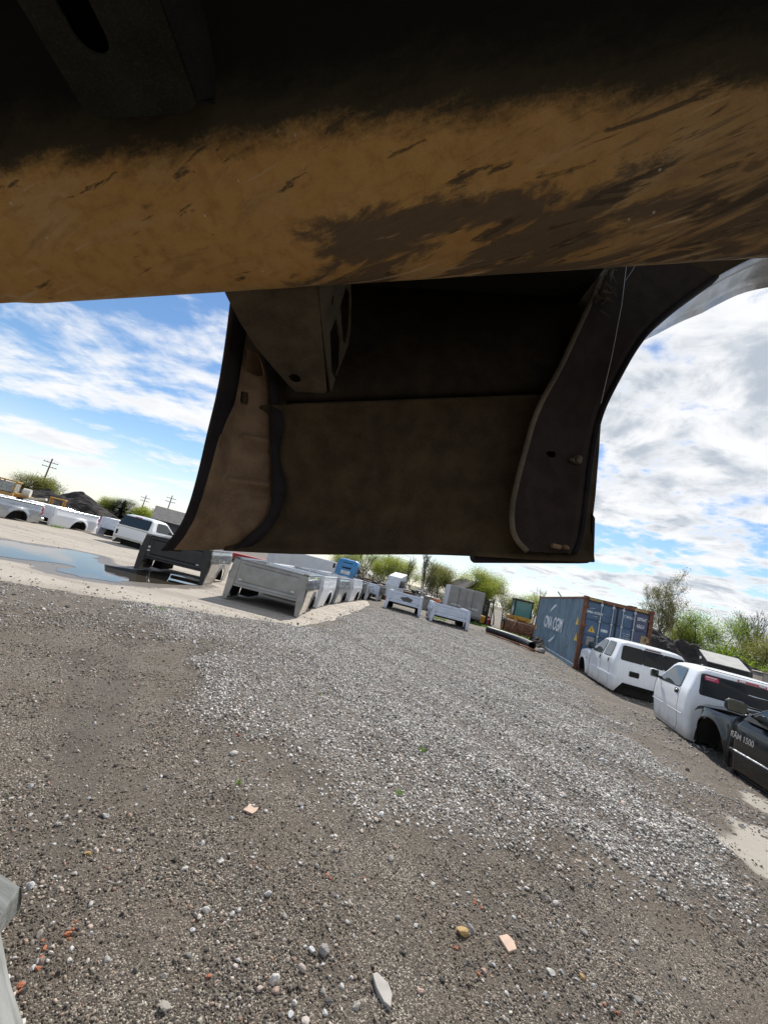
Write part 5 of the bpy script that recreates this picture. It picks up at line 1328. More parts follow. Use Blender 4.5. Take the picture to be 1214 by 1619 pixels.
# ------------------------------------------------------------------ black equipment box and tan cabinet, far right
def equipment_box():
    t = empty('equipment_box', (14.55, 15.8, 0.0), R(-28), 'black metal equipment box with pale sloping lid behind the white cabs', 'metal box')
    blk = pm('box_black', (0.014, 0.014, 0.015), 0.5, 0.2, 0.3, dirt=(0.08, 0.075, 0.07), dirt_amt=0.15)
    mb = MB(); mb.prism([(-0.65, 0.0), (0.65, 0.0), (0.65, 1.84), (-0.65, 1.46)], 'x', -0.62, 0.62); b = mb.build('box_body', blk, t); bev(b, 0.02)
    mb = MB(); mb.grid([[(-0.64, -0.68, 1.475), (0.64, -0.68, 1.475)], [(-0.64, 0.66, 1.867), (0.64, 0.66, 1.867)]]); solid(mb.build('lid', pm('pale_lid', (0.38, 0.38, 0.36), 0.6, 0, 0.15, 3, dirt=(0.2, 0.19, 0.17), dirt_amt=0.4), t), 0.03)
    mb = MB(); mb.tube([(-0.63, -0.25, 1.15), (-0.72, -0.25, 1.15)], 0.16, 16); mb.build('hose_reel', RUBBER, t, True)
    mb = MB(); mb.box((-0.625, 0.35, 1.55), (0.02, 0.26, 0.10), ch=0.004); mb.build('placard', pm('sticker_white', (0.75, 0.75, 0.74), 0.5), t)
    mb = MB(); mb.box((0.50, -0.672, 0.95), (0.10, 0.02, 0.10), ch=0.004); mb.build('latch', CHROME, t)
    for x in (-0.31, 0.31):
        mb = MB(); mb.box((x, -0.66, 0.75), (0.58, 0.02, 1.25), ch=0.006); mb.build('door', blk, t)
equipment_box()
def cabinet():
    t = empty('utility_cabinet', (16.55, 15.2, 0.0), R(-30), 'tan utility cabinet with a grey vent pipe at the far right edge', 'cabinet')
    tan = pm('cabinet_tan', (0.42, 0.37, 0.30), 0.6, 0, 0.1, 3, dirt=(0.25, 0.2, 0.15), dirt_amt=0.2)
    mb = MB(); mb.box((0, 0, 0.78), (1.7, 1.1, 1.56), ch=0.03); mb.build('cabinet_body', tan, t)
    mb = MB(); mb.box((0, 0, 1.575), (1.78, 1.18, 0.05), ch=0.015); mb.build('cabinet_top', tan, t)
    mb = MB(); mb.box((0.0, -0.56, 0.8), (0.76, 0.03, 1.3), ch=0.008); d = mb.build('door', tan, t)
    mb = MB(); mb.box((0.3, -0.59, 0.8), (0.04, 0.04, 0.16), ch=0.01); mb.build('handle', STEEL, d)
    mb = MB(); mb.tube([(-0.35, 0.0, 1.6), (-0.35, 0.0, 1.98)], 0.06, 10); mb.tube([(-0.35, 0.0, 1.92), (-0.35, 0.0, 2.02)], 0.09, 10); mb.build('vent_pipe', pm('pipe_grey', (0.42, 0.43, 0.43), 0.6), t)
cabinet()

# ------------------------------------------------------------------ black pipe, rusty stand and rods beside the container
mb = MB()
pp = [(6.95, 21.6), (7.6, 20.9), (8.0, 20.1), (8.15, 19.3), (8.05, 18.3)]
pp = smooth = [tuple(interp([(*p, 0.19) for p in pp], t)) for t in np.linspace(0, 1, 30)]
mb.tube(pp, 0.17, 16, caps=False)
pipe = mb.build('drain_pipe', pm('pipe_black', (0.02, 0.02, 0.021), 0.5, 0, 0.3, dirt=(0.09, 0.08, 0.07), dirt_amt=0.3), None, True); solid(pipe, 0.02, -1)
tag(pipe, 'long black plastic drain pipe lying bent on the gravel beside the container', 'pipe')
def stand():
    t = empty('pipe_stand', (8.9, 22.4, 0.0), R(20), 'rusty welded tube stand leaning near the black pipe', 'metal stand')
    for a, b in (((-0.6, 0, 0), (-0.1, 0.1, 1.0)), ((-0.1, 0.1, 1.0), (0.25, 0.0, 0.0)), ((0.25, 0, 0.45), (1.0, 0.0, 0.45)), ((1.0, 0, 0), (1.0, 0.0, 0.95)), ((0.25, 0, 0.0), (0.25, 0, 0.8)), ((-0.35, 0.4, 0.0), (-0.1, 0.1, 1.0)), ((1.0, 0.45, 0.0), (1.0, 0.0, 0.6)), ((-0.6, 0, 0.05), (1.0, 0.0, 0.05))):
        mb = MB(); mb.tube([a, b], 0.035, 6); mb.build('tube', RUST, t, True)
stand()
for k, (x0, y0, x1, y1) in enumerate(((6.9, 19.6, 7.9, 17.6), (7.2, 19.3, 7.95, 17.2), (6.6, 20.6, 7.5, 18.4), (7.5, 18.6, 7.6, 17.0))):
    mb = MB(); mb.tube([(x0, y0, 0.08), ((x0 + x1) / 2, (y0 + y1) / 2, 0.11), (x1, y1, 0.07)], 0.035, 6)
    tag(mb.build('steel_rod', RUST, None, True), ['long rusty rod lying closest along the black pipe', 'rusty rod lying second from the black pipe', 'rusty rod reaching farthest left beside the black pipe', 'short rusty rod near the open pipe end'][k], 'rod', 'rusty rods beside the pipe')
mb = MB(); mb.box((8.35, 17.95, 0.10), (0.30, 0.22, 0.2), (0.2, 0.1, 0.5), 0.05); tag(mb.build('rubble_block', pm('pale_rubble', (0.4, 0.38, 0.35), 0.9, 0, 0.3, 9), None), 'pale lump of rubble at the open end of the black pipe', 'rubble')

# ------------------------------------------------------------------ machines
YEL = pm('machine_yellow', (0.50, 0.27, 0.035), 0.55, 0, 0.2, 2, dirt=(0.22, 0.12, 0.05), dirt_amt=0.4)
OCHRE = pm('machine_ochre', (0.50, 0.30, 0.10), 0.7, 0, 0.25, 2, dirt=(0.26, 0.13, 0.06), dirt_amt=0.55)
TYRE = pm('tyre', (0.016, 0.016, 0.015), 0.85, 0, 0.3, 9, dirt=(0.08, 0.07, 0.06), dirt_amt=0.3)
TEAL = glass('teal_glass', (0.10, 0.24, 0.22), 0.08)
def wheel(parent, c, r, w, ax=(1, 0, 0), rimmat=YEL):
    a = Vector(ax); mb = MB(); C = Vector(c)
    mb.tube([C - a * w / 2, C - a * w * 0.38, C + a * w * 0.38, C + a * w / 2], [r * 0.88, r, r, r * 0.88], 20); o = mb.build('wheel', TYRE, parent, False)
    m2 = MB(); m2.tube([C - a * (w / 2 + 0.012), C + a * (w / 2 + 0.012)], r * 0.5, 14); m2.build('rim', rimmat, o)
    return o
def wheel_loader():
    x, y = 13.3, 33.6
    t = empty('wheel_loader', (x, y, float(hz(x, y))), R(170), 'yellow wheel loader with rusty brown bucket and teal cab glass', 'loader')
    for sx in (-0.85, 0.85):
        for sy in (-1.1, 1.1): wheel(t, (sx, sy, 0.70), 0.70, 0.45)
    mb = MB(); mb.box((0, -1.3, 1.30), (1.5, 1.9, 0.95), ch=0.08); mb.build('engine_cover', YEL, t)
    mb = MB(); mb.box((0, 0.7, 1.0), (1.2, 1.6, 0.55), ch=0.06); mb.build('front_frame', YEL, t)
    for sx in (-0.68, 0.68):
        for sy in (-0.55, 0.72):
            mb = MB(); mb.box((sx, sy, 2.35), (0.10, 0.10, 1.5), ch=0.015); mb.build('cab_post', RUBBER, t)
    mb = MB(); mb.box((0, 0.09, 3.14), (1.62, 1.55, 0.16), ch=0.05); mb.build('cab_roof', pm('cab_roof_dark', (0.05, 0.045, 0.04), 0.6), t)
    for p, d in (((0, 0.74, 2.42), (1.24, 0.02, 1.2)), ((0.7, 0.09, 2.42), (0.02, 1.14, 1.2)), ((-0.7, 0.09, 2.42), (0.02, 1.14, 1.2)), ((0, -0.57, 2.42), (1.24, 0.02, 1.2))):
        mb = MB(); mb.box(p, d); mb.build('cab_window', TEAL, t)
    mb = MB(); mb.box((0, 0.09, 1.66), (1.5, 1.4, 0.30), ch=0.04); mb.build('cab_base', YEL, t)
    for sx in (-0.5, 0.5):
        mb = MB(); mb.tube([(sx, 0.7, 1.55), (sx, 1.6, 1.35), (sx, 2.3, 0.65)], 0.11, 6); mb.build('lift_arm', YEL, t)
    br = pm('bucket_rust', (0.13, 0.06, 0.033), 0.85, 0, 0.35, 3, 0.004, 30)
    mb = MB(); rows = [[(sx, 2.35 + 0.55 * math.cos(a) - 0.1, 0.75 + 0.72 * math.sin(a)) for sx in np.linspace(-1.45, 1.45, 4)] for a in np.linspace(-1.4, 1.75, 9)]
    mb.grid(rows); bk = mb.build('bucket', br, t); solid(bk, 0.04)
    for s in (-1.45, 1.45):
        mb = MB(); mb.poly([r_[0 if s < 0 else -1] for r_ in rows], [tuple(range(9))]); solid(mb.build('bucket_side', br, bk), 0.03)
    mb = MB(); mb.tube([(-0.45, -1.5, 1.75), (-0.45, -1.5, 2.6)], 0.06, 8); mb.build('exhaust', STEEL, t)
wheel_loader()
def grader(x, y, rz, mat, label, sc=1.0, open_cab=False):
    zg = float(hz(x, y)); t = empty('road_grader', (x, y, zg), rz, label, 'grader', 'old graders in the far left corner'); t.scale = (sc,) * 3
    for sy in (-2.4, -1.1):
        for sx in (-0.9, 0.9): wheel(t, (sx, sy, 0.6), 0.6, 0.4, rimmat=mat)
    for sx in (-0.8, 0.8): wheel(t, (sx, 3.6, 0.6), 0.6, 0.35, rimmat=mat)
    mb = MB(); mb.box((0, -2.0, 1.45), (1.3, 2.6, 0.95), ch=0.08); mb.build('engine_cover', mat, t)
    mb = MB(); mb.tube([(0, -0.6, 1.5), (0, 1.2, 1.95), (0, 2.6, 1.75), (0, 3.7, 1.1)], [0.24, 0.2, 0.18, 0.2], 8); mb.build('main_frame', mat, t)
    mb = MB(); mb.box((0, 1.6, 0.65), (3.2, 0.1, 0.55), (0.3, 0, 0.5), 0.02); mb.build('blade', STEEL, t)
    mb = MB(); mb.tube([(0, 1.6, 1.0), (0, 1.6, 1.12)], 0.7, 16); mb.build('turn_circle', mat, t)
    for sx in (-0.7, 0.7):
        for sy in (-0.7, 0.6):
            mb = MB(); mb.box((sx, sy, 2.25), (0.12, 0.12, 1.7), ch=0.015); mb.build('cab_post', mat, t)
    mb = MB(); mb.box((0, -0.05, 3.12), (1.65, 1.55, 0.14), ch=0.03); mb.build('cab_roof', mat, t)
    mb = MB(); mb.box((0, -0.05, 1.66), (1.5, 1.4, 0.5), ch=0.03); mb.build('cab_base', mat, t)
    if not open_cab:
        for p, d in (((0.72, -0.05, 2.5), (0.03, 1.15, 0.95)), ((-0.72, -0.05, 2.5), (0.03, 1.15, 0.95)), ((0, 0.62, 2.5), (1.25, 0.03, 0.95)), ((0, -0.72, 2.5), (1.25, 0.03, 0.95))):
            mb = MB(); mb.box(p, d); mb.build('cab_window', pm('dusty_glass', (0.32, 0.34, 0.33), 0.3, 0, 0.3, 5), t)
        mb = MB(); mb.tube([(0.5, 1.3, 2.3), (0.5, 1.9, 2.3)], 0.42, 14); mb.build('air_tank', pm('tank_white', (0.6, 0.58, 0.5), 0.6), t)
        mb = MB(); mb.box((0, 2.4, 1.9), (0.7, 1.6, 0.25), (0.25, 0, 0), 0.03); mb.build('side_cover', pm('tank_white', (0.6, 0.58, 0.5), 0.6), t)
grader(-37.3, 40.2, R(-62), OCHRE, 'faded tan grader with closed glazed cab at the far left')
grader(-31.9, 40.0, R(-60), YEL, 'yellow grader with open roll cage beside the dark dirt pile', 0.8, True)

def box_trailer():
    x, y = 7.05, 29.0
    t = empty('box_trailer', (x, y, 0.0), R(-6), 'weathered grey box trailer standing behind the two white truck beds', 'trailer')
    gal = pm('box_grey', (0.30, 0.29, 0.27), 0.6, 0.2, 0.15, 1.5, dirt=(0.2, 0.17, 0.14), dirt_amt=0.4); pale_side = pm('box_pale', (0.55, 0.57, 0.60), 0.5, 0, 0.06)  # left side panel is paler than the grey box
    z0 = float(hz(x, y))
    mb = MB(); mb.box((0.25, 1.2, z0 + 1.38), (2.5, 3.6, 1.85), ch=0.03); mb.build('box_body', gal, t)
    mb = MB(); mb.box((-0.98, 1.2, z0 + 1.38), (0.06, 3.55, 1.80)); mb.build('side_panel', pale_side, t)
    for k in range(2):
        mb = MB(); mb.box((-0.38 + k * 1.25, -0.61, z0 + 1.36), (1.16, 0.04, 1.68), ch=0.012); d = mb.build('rear_door', gal, t)
        mb = MB(); mb.tube([(-0.30 + k * 1.0, -0.65, z0 + 0.55), (-0.30 + k * 1.0, -0.65, z0 + 2.2)], 0.02, 6); mb.build('door_bar', STEEL, d)
        mb = MB(); mb.box((-0.38 + k * 1.25, -0.64, z0 + 1.0), (0.7, 0.01, 0.12)); mb.build('reflector_strip', pm('strip_pale', (0.5, 0.5, 0.48), 0.5), d)
    mb = MB(); mb.box((0.25, 0.9, z0 + 0.36), (1.0, 3.8, 0.16), ch=0.02); mb.build('chassis', DARKIN, t)
    for sx in (-0.75, 1.25): wheel(t, (sx, 1.0, z0 + 0.38), 0.38, 0.26, rimmat=STEEL)
    mb = MB(); mb.box((0.25, -0.7, z0 + 0.40), (2.3, 0.1, 0.12), ch=0.02); mb.build('bumper', STEEL, t)
box_trailer()

def far_lorry():
    x, y = -1.95, 37.5; zg = float(hz(x, y))
    t = empty('blue_lorry', (x, y, zg), R(180 - 8), 'bright blue lorry cab standing behind the row of truck beds', 'lorry')
    bl = pm('lorry_blue', (0.02, 0.20, 0.45), 0.35, 0, 0.1, 2, coat=0.4)
    sk = Skin(2.05, -0.9, 0.9, 0.15, [(0.7, 0.02, 0, 0), (1.6, 0.0, 0, 0.0), (2.6, 0.03, 0.05, 0.06), (2.95, 0.12, 0.15, 0.16), (3.05, 0.22, 0.25, 0.3)])
    sk.build('cab_body', lambda a, b: 0.7, [0.7, 1.0, 1.6, 1.9, 2.2, 2.6, 2.85, 2.95, 3.05], bl, t, 0.05)
    f = lambda u, v, o: sk.front(u, v, o)
    pane('windshield', f, [(-0.42, 2.20), (0.42, 2.20), (0.42, 2.75), (-0.42, 2.75)], TINT, t, r=0.08)
    pane('grille_panel', f, [(-0.40, 1.1), (0.40, 1.1), (0.44, 2.0), (-0.44, 2.0)], pm('lorry_white', (0.7, 0.7, 0.7), 0.5, 0, 0.2, 5), t, off=0.01, r=0.05, framed=False)
    g = lambda u, v, o: sk.side(-1, u, v, o)
    pane('side_window', g, [(-0.2, 1.9), (0.6, 1.9), (0.5, 2.6), (-0.2, 2.6)], TINT, t, r=0.08)
    mirror('wing_mirror', sk.side(-1, 0.8, 2.2), t, PLASTIC, size=(0.12, 0.14, 0.45)); mirror('wing_mirror', sk.side(1, 0.8, 2.2), t, PLASTIC, size=(0.12, 0.14, 0.45), sgn=1)
    mb = MB(); mb.box((0, 0.0, 0.55), (1.9, 2.2, 0.3), ch=0.04); mb.build('chassis', DARKIN, t)
    for sx in (-0.9, 0.9): wheel(t, (sx, 0.3, 0.5), 0.5, 0.3, rimmat=STEEL)
far_lorry()
def semi_trailer(x, y, rz, L_, mat, label, H=2.6, z=None, group=None):
    zg = float(hz(x, y)) if z is None else z
    t = empty('semi_trailer', (x, y, zg), rz, label, 'trailer', group)
    mb = MB(); mb.box((0, 0, 1.0 + H / 2), (2.4, L_, H), ch=0.03); b = mb.build('box_body', mat, t)
    for k in range(int(L_ / 1.2)):
        for s in (-1, 1):
            m2 = MB(); m2.box((s * 1.205, -L_ / 2 + 0.6 + k * 1.2, 1.0 + H / 2), (0.02, 0.05, H - 0.2)); m2.build('side_post', mat, b)
    mb = MB(); mb.box((0, 0, 0.92), (2.44, L_, 0.14)); mb.build('bottom_rail', STEEL, t)
    for s in (-0.95, 0.95):
        for yy in (-L_ / 2 + 1.0, -L_ / 2 + 2.2): wheel(t, (s, yy, 0.5), 0.5, 0.35, rimmat=STEEL)
    for s in (-0.8, 0.8):
        mb = MB(); mb.box((s, L_ / 2 - 1.5, 0.5), (0.12, 0.12, 1.0)); mb.build('landing_leg', STEEL, t)
TRW = pm('trailer_white', (0.66, 0.67, 0.68), 0.45, 0, 0.06, 2, dirt=(0.35, 0.33, 0.3), dirt_amt=0.2)
semi_trailer(-6.2, 43.0, R(-58), 9.0, TRW, 'long white box trailer beside the blue lorry', 2.1)
semi_trailer(-12.5, 46.0, R(-60), 8.0, pm('trailer_red', (0.30, 0.03, 0.03), 0.5, 0, 0.1), 'dark red trailer half hidden behind the white trailer', 0.55)
semi_trailer(-54.0, 53.0, R(30), 9.0, pm('trailer_grey', (0.42, 0.44, 0.47), 0.5, 0, 0.06), 'grey trailer behind the tan grader', 2.5)
def white_cabover():
    x, y = 2.45, 33.5; zg = float(hz(x, y))
    t = empty('lorry_cab', (x, y, zg), R(150), 'tall white lorry cab shell with slanted roof among the scrap engines', 'truck cab'); t.scale = (0.86,) * 3
    wm = pm('cab_offwhite', (0.60, 0.63, 0.66), 0.5, 0, 0.1, 2, dirt=(0.32, 0.30, 0.27), dirt_amt=0.3)
    mb = MB(); mb.prism([(-0.75, 0.55), (0.75, 0.55), (0.78, 1.7), (0.5, 2.55), (-0.75, 3.05)], 'x', -0.7, 0.7); b = mb.build('cab_body', wm, t); bev(b, 0.06)
    for s in (-1, 1):
        f = lambda u, v, o, s=s: Vector((s * (0.70 + o), u, v))
        pane('side_window', f, [(-0.1, 1.65), (0.6, 1.65), (0.45, 2.25), (-0.1, 2.3)], CABGLASS, t, r=0.05)
        pane('rear_side_window', f, [(-0.60, 1.65), (-0.2, 1.65), (-0.2, 2.3), (-0.6, 2.35)], CABGLASS, t, r=0.05)
        seam('door_seam', f, [(0.66, 2.2), (0.66, 0.7), (-0.15, 0.7), (-0.15, 2.4)], t)
    pane('windshield', lambda u, v, o: Vector((u, 0.77 - 0.28 * (v - 1.7) / 0.85 + o, v)), [(-0.55, 1.75), (0.55, 1.75), (0.5, 2.45), (-0.5, 2.45)], CABGLASS, t, r=0.05)
    mb = MB(); mb.box((0, 0, 0.28), (1.2, 1.6, 0.52), ch=0.03); mb.build('support_frame', RUST, t)
white_cabover()

# scrap engines and gearboxes, each its own lump of castings, pipes and pulleys
SCR = [pm('scrap_dark', (0.022, 0.021, 0.020), 0.7, 0.3, 0.5, 7), pm('scrap_grey', (0.13, 0.125, 0.12), 0.6, 0.4, 0.4, 7, dirt=(0.1, 0.06, 0.04), dirt_amt=0.4), pm('scrap_brown', (0.10, 0.06, 0.04), 0.8, 0.2, 0.5, 7), pm('scrap_pale', (0.36, 0.34, 0.31), 0.6, 0.2, 0.3, 7)]
def engine(x, y, rz, h, seed, label, mats=None):
    r = random.Random(seed); t = empty('scrap_engine', (x, y, float(hz(x, y))), rz, label, 'scrap engine', 'scrap engines and castings behind the beds')
    pick = lambda: (mats or SCR[:3])[r.randrange(len(mats or SCR[:3]))]
    mb = MB(); mb.box((0, 0, h * 0.38), (0.62, 1.0, h * 0.62), (0, r.uniform(-.1, .1), 0), 0.05); mb.box((0, 0.1, h * 0.74), (0.40, 0.8, h * 0.24), (0, 0.2, 0), 0.04); mb.build('engine_block', pick(), t)
    for s in (-1, 1):
        mb = MB(); mb.box((s * 0.30, 0, h * 0.68), (0.22, 0.85, h * 0.22), (0, s * 0.5, 0), 0.03); mb.build('cylinder_head', pick(), t)
    mb = MB(); mb.tube([(0, -0.52, h * 0.4), (0, -0.62, h * 0.4)], 0.2, 12); mb.tube([(0.2, -0.52, h * 0.7), (0.2, -0.60, h * 0.7)], 0.12, 12); mb.build('pulley', pick(), t)
    mb = MB()
    for k in range(5):
        a = Vector((r.uniform(-.4, .4), r.uniform(-.5, .5), h * r.uniform(.3, .8))); mb.tube([a, a + Vector((r.uniform(-.3, .3), r.uniform(-.3, .3), r.uniform(0, .35) * h)), a + Vector((r.uniform(-.5, .5), r.uniform(-.4, .4), r.uniform(-.1, .4) * h))], 0.045, 6)
    mb.build('hoses', pick(), t)
    mb = MB(); mb.box((0, 0, 0.06), (0.9, 1.1, 0.12)); mb.build('pallet', pm('pallet_wood', (0.25, 0.19, 0.13), 0.85, 0, 0.3, 5), t)
k = 0
ENG = ['dark scrap engine just right of the blue lorry', 'second dark scrap engine from the blue lorry', 'dark scrap engine behind the far end of the bed row', 'dark scrap engine touching the left side of the white lorry cab', 'dark scrap engine touching the right side of the white lorry cab', 'dark scrap engine behind the bed with the grey patch', 'dark scrap engine behind the orange barrel', 'dark scrap engine left of the orange barrel', 'dark scrap engine behind the plain white truck bed', 'dark scrap engine at the left edge of the box trailer', 'tall dark scrap engine peeking past the box trailer', 'dark scrap engine farthest back behind the box trailer']
for (x, y, h) in ((-0.7, 35.0, 2.0), (0.2, 35.6, 1.9), (0.9, 34.8, 1.7), (1.5, 35.8, 1.9), (3.6, 35.2, 1.8), (4.3, 36.0, 2.0), (6.0, 36.6, 1.9), (5.4, 35.6, 1.6), (7.0, 39.0, 2.1), (7.9, 38.2, 2.0), (8.8, 37.4, 2.3), (9.6, 38.5, 2.0)):
    engine(x, y, k * 1.3, h, 50 + k, ENG[k]); k += 1
engine(4.9, 34.0, 0.7, 2.1, 90, 'pale grey gearbox casting between the two white beds', [SCR[3], SCR[1]])
engine(5.2, 33.2, 1.9, 1.7, 91, 'pale brown engine casting beside the orange barrel', [SCR[3], SCR[2]])
mb = MB(); mb.tube([(0, 0, 0), (0, 0, 0.02), (0, 0, 0.4), (0, 0, 0.42), (0, 0, 0.8), (0, 0, 0.82), (0, 0, 1.25)], [0.3, 0.32, 0.32, 0.34, 0.32, 0.32, 0.3], 16)
tag(mb.build('barrel', pm('barrel_orange', (0.50, 0.16, 0.06), 0.6, 0, 0.15), None, True, loc=(6.05, 33.0, float(hz(6.05, 33.0)))), 'orange steel barrel standing right of the scrap castings', 'barrel')

def forklift(x, y, rz, mat, label, mast=2.6):
    t = empty('forklift', (x, y, float(hz(x, y))), rz, label, 'forklift', 'small machines parked under the trees')
    mb = MB(); mb.box((0, -0.2, 0.75), (1.0, 1.6, 0.7), ch=0.08); mb.build('chassis', mat, t)
    mb = MB(); mb.box((0, -0.85, 1.0), (0.95, 0.5, 0.7), ch=0.08); mb.build('counterweight', mat, t)
    for sx in (-0.45, 0.45):
        for sy in (-0.6, 0.5): wheel(t, (sx, sy, 0.34), 0.34, 0.22, rimmat=STEEL)
        mb = MB(); mb.box((sx * 0.8, 0.78, mast / 2 + 0.1), (0.10, 0.14, mast), ch=0.01); mb.build('mast_rail', RUBBER, t)
        for sy in (-0.6, 0.45):
            mb = MB(); mb.box((sx * 0.9, sy, 1.6), (0.06, 0.06, 1.1)); mb.build('guard_post', RUBBER, t)
        mb = MB(); mb.box((sx * 0.5, 1.35, 0.15), (0.11, 1.1, 0.05)); mb.build('fork', STEEL, t)
    mb = MB(); mb.box((0, -0.08, 2.17), (0.95, 1.2, 0.07), ch=0.01); mb.build('overhead_guard', RUBBER, t)
    mb = MB(); mb.box((0, -0.35, 1.25), (0.5, 0.5, 0.12), ch=0.03); mb.box((0, -0.58, 1.5), (0.5, 0.1, 0.45), ch=0.03); mb.build('seat', RUBBER, t)
    for z in (0.4, mast - 0.2):
        mb = MB(); mb.box((0, 0.80, z), (0.8, 0.08, 0.12)); mb.build('mast_crossbar', RUBBER, t)
forklift(10.2, 35.0, R(200), YEL, 'yellow forklift left of the loader under the trees', 2.4)
forklift(11.7, 37.5, R(170), pm('forklift_red', (0.35, 0.04, 0.035), 0.5), 'red forklift with white plate just left of the loader', 2.9)
forklift(8.2, 36.0, R(150), YEL, 'yellow forklift hidden behind the grey box trailer', 2.7)

# ------------------------------------------------------------------ buildings and poles
def house(x, y, rz, w, d, h, rh, wall, roofm, label, z=None):
    zg = float(hz(x, y)) - 0.1 if z is None else z
    t = empty('house', (x, y, zg), rz, label, 'building')
    mb = MB(); mb.prism([(-w / 2, 0), (w / 2, 0), (w / 2, h), (0, h + rh), (-w / 2, h)], 'y', -d / 2, d / 2); mb.build('wall', wall, t)
    mb = MB()
    for s in (-1, 1):
        a = (s * (w / 2 + 0.4), h - 0.4 * rh / (w / 2)); b = (0, h + rh)
        mb.poly([(a[0], -d / 2 - 0.3, a[1] + 0.05), (a[0], d / 2 + 0.3, a[1] + 0.05), (b[0], d / 2 + 0.3, b[1] + 0.05), (b[0], -d / 2 - 0.3, b[1] + 0.05)], [(0, 1, 2, 3)])
    rf = mb.build('roof', roofm, t); solid(rf, 0.12)
    for k in range(3):
        wx = -w / 2 + w * (k + 0.5) / 3
        mb = MB(); mb.box((wx, -d / 2 - 0.02, h * 0.55), (0.9, 0.06, 1.1)); wn = mb.build('window', pm('frame_white', (0.7, 0.7, 0.7), 0.5), t)
        mb = MB(); mb.box((wx, -d / 2 - 0.055, h * 0.55), (0.76, 0.02, 0.96)); mb.build('pane', TINT, wn)
    return t
ROOFG = pm('roof_grey', (0.14, 0.135, 0.13), 0.85, 0, 0.15, 2)
house(-28.3, 57.0, R(-62), 5.0, 6.0, 3.2, 1.6, pm('wall_dark', (0.07, 0.07, 0.078), 0.8), ROOFG, 'dark grey shed with pale grey pitched roof behind the cream cab')
house(15.5, 61.0, R(20), 4.6, 5.0, 4.4, 1.4, pm('wall_brown', (0.12, 0.09, 0.07), 0.8), pm('roof_dark', (0.03, 0.025, 0.022), 0.85), 'house with dark brown roof behind the grey box trailer')
WOOD = pm('pole_wood', (0.16, 0.11, 0.085), 0.85, 0, 0.3, 4)
def pole(x, y, h, rz, label):
    zg = float(hz(x, y)); t = empty('utility_pole', (x, y, zg), rz, label, 'utility pole', 'utility poles on the skyline')
    mb = MB(); mb.tube([(0, 0, 0), (0, 0, h)], [0.26, 0.17], 8); mb.build('shaft', WOOD, t)
    for z in (h - 1.3, h - 2.7):
        mb = MB(); mb.box((0, 0.2, z), (3.6, 0.16, 0.18)); a = mb.build('crossarm', WOOD, t)
        for x_ in (-1.6, -0.8, 0.8, 1.6):
            m2 = MB(); m2.tube([(x_, 0.2, z + 0.08), (x_, 0.2, z + 0.38)], [0.09, 0.06], 6); m2.build('insulator', SCR[3], a)
pole(-102.3, 120.0, 12.5, R(40), 'tall wooden utility pole with two crossarms above the dirt pile')
pole(-84.0, 158.0, 13.3, R(30), 'wooden utility pole rising above the grey shed roof')
pole(-104.0, 175.0, 12.0, R(30), 'faint distant utility pole left of the grey shed')

# ------------------------------------------------------------------ trees
def leaf_material(name, col, trans):
    n = NT(name); oi = n.N.new('ShaderNodeObjectInfo'); c = n.coord()
    f = n.noise(c, 0.9, 4)
    base = n.mix(n.mr(f, 0.3, 0.7), tuple(x * 0.65 for x in col), tuple(x * 1.3 for x in col))
    n.P(col=base, rough=0.6, spec=0.3)
    tr = n.N.new('ShaderNodeBsdfTranslucent'); tr.inputs[0].default_value = (*trans, 1)
    ms = n.N.new('ShaderNodeMixShader'); ms.inputs[0].default_value = 0.45
    n.L.new(n.b.outputs[0], ms.inputs[1]); n.L.new(tr.outputs[0], ms.inputs[2]); n.L.new(ms.outputs[0], n.out.inputs[0])
    return n.m
BARK = pm('bark', (0.085, 0.07, 0.058), 0.9, 0, 0.35, 5, 0.01, 20)
LF = {'spring': leaf_material('leaf_spring', (0.18, 0.22, 0.035), (0.46, 0.52, 0.07)), 'fresh': leaf_material('leaf_fresh', (0.12, 0.18, 0.028), (0.30, 0.42, 0.05)),
      'olive': leaf_material('leaf_olive', (0.13, 0.14, 0.04), (0.30, 0.31, 0.08)), 'dark': leaf_material('leaf_dark', (0.03, 0.045, 0.018), (0.05, 0.07, 0.02)), 'bud': leaf_material('leaf_bud', (0.12, 0.11, 0.05), (0.24, 0.23, 0.09))}
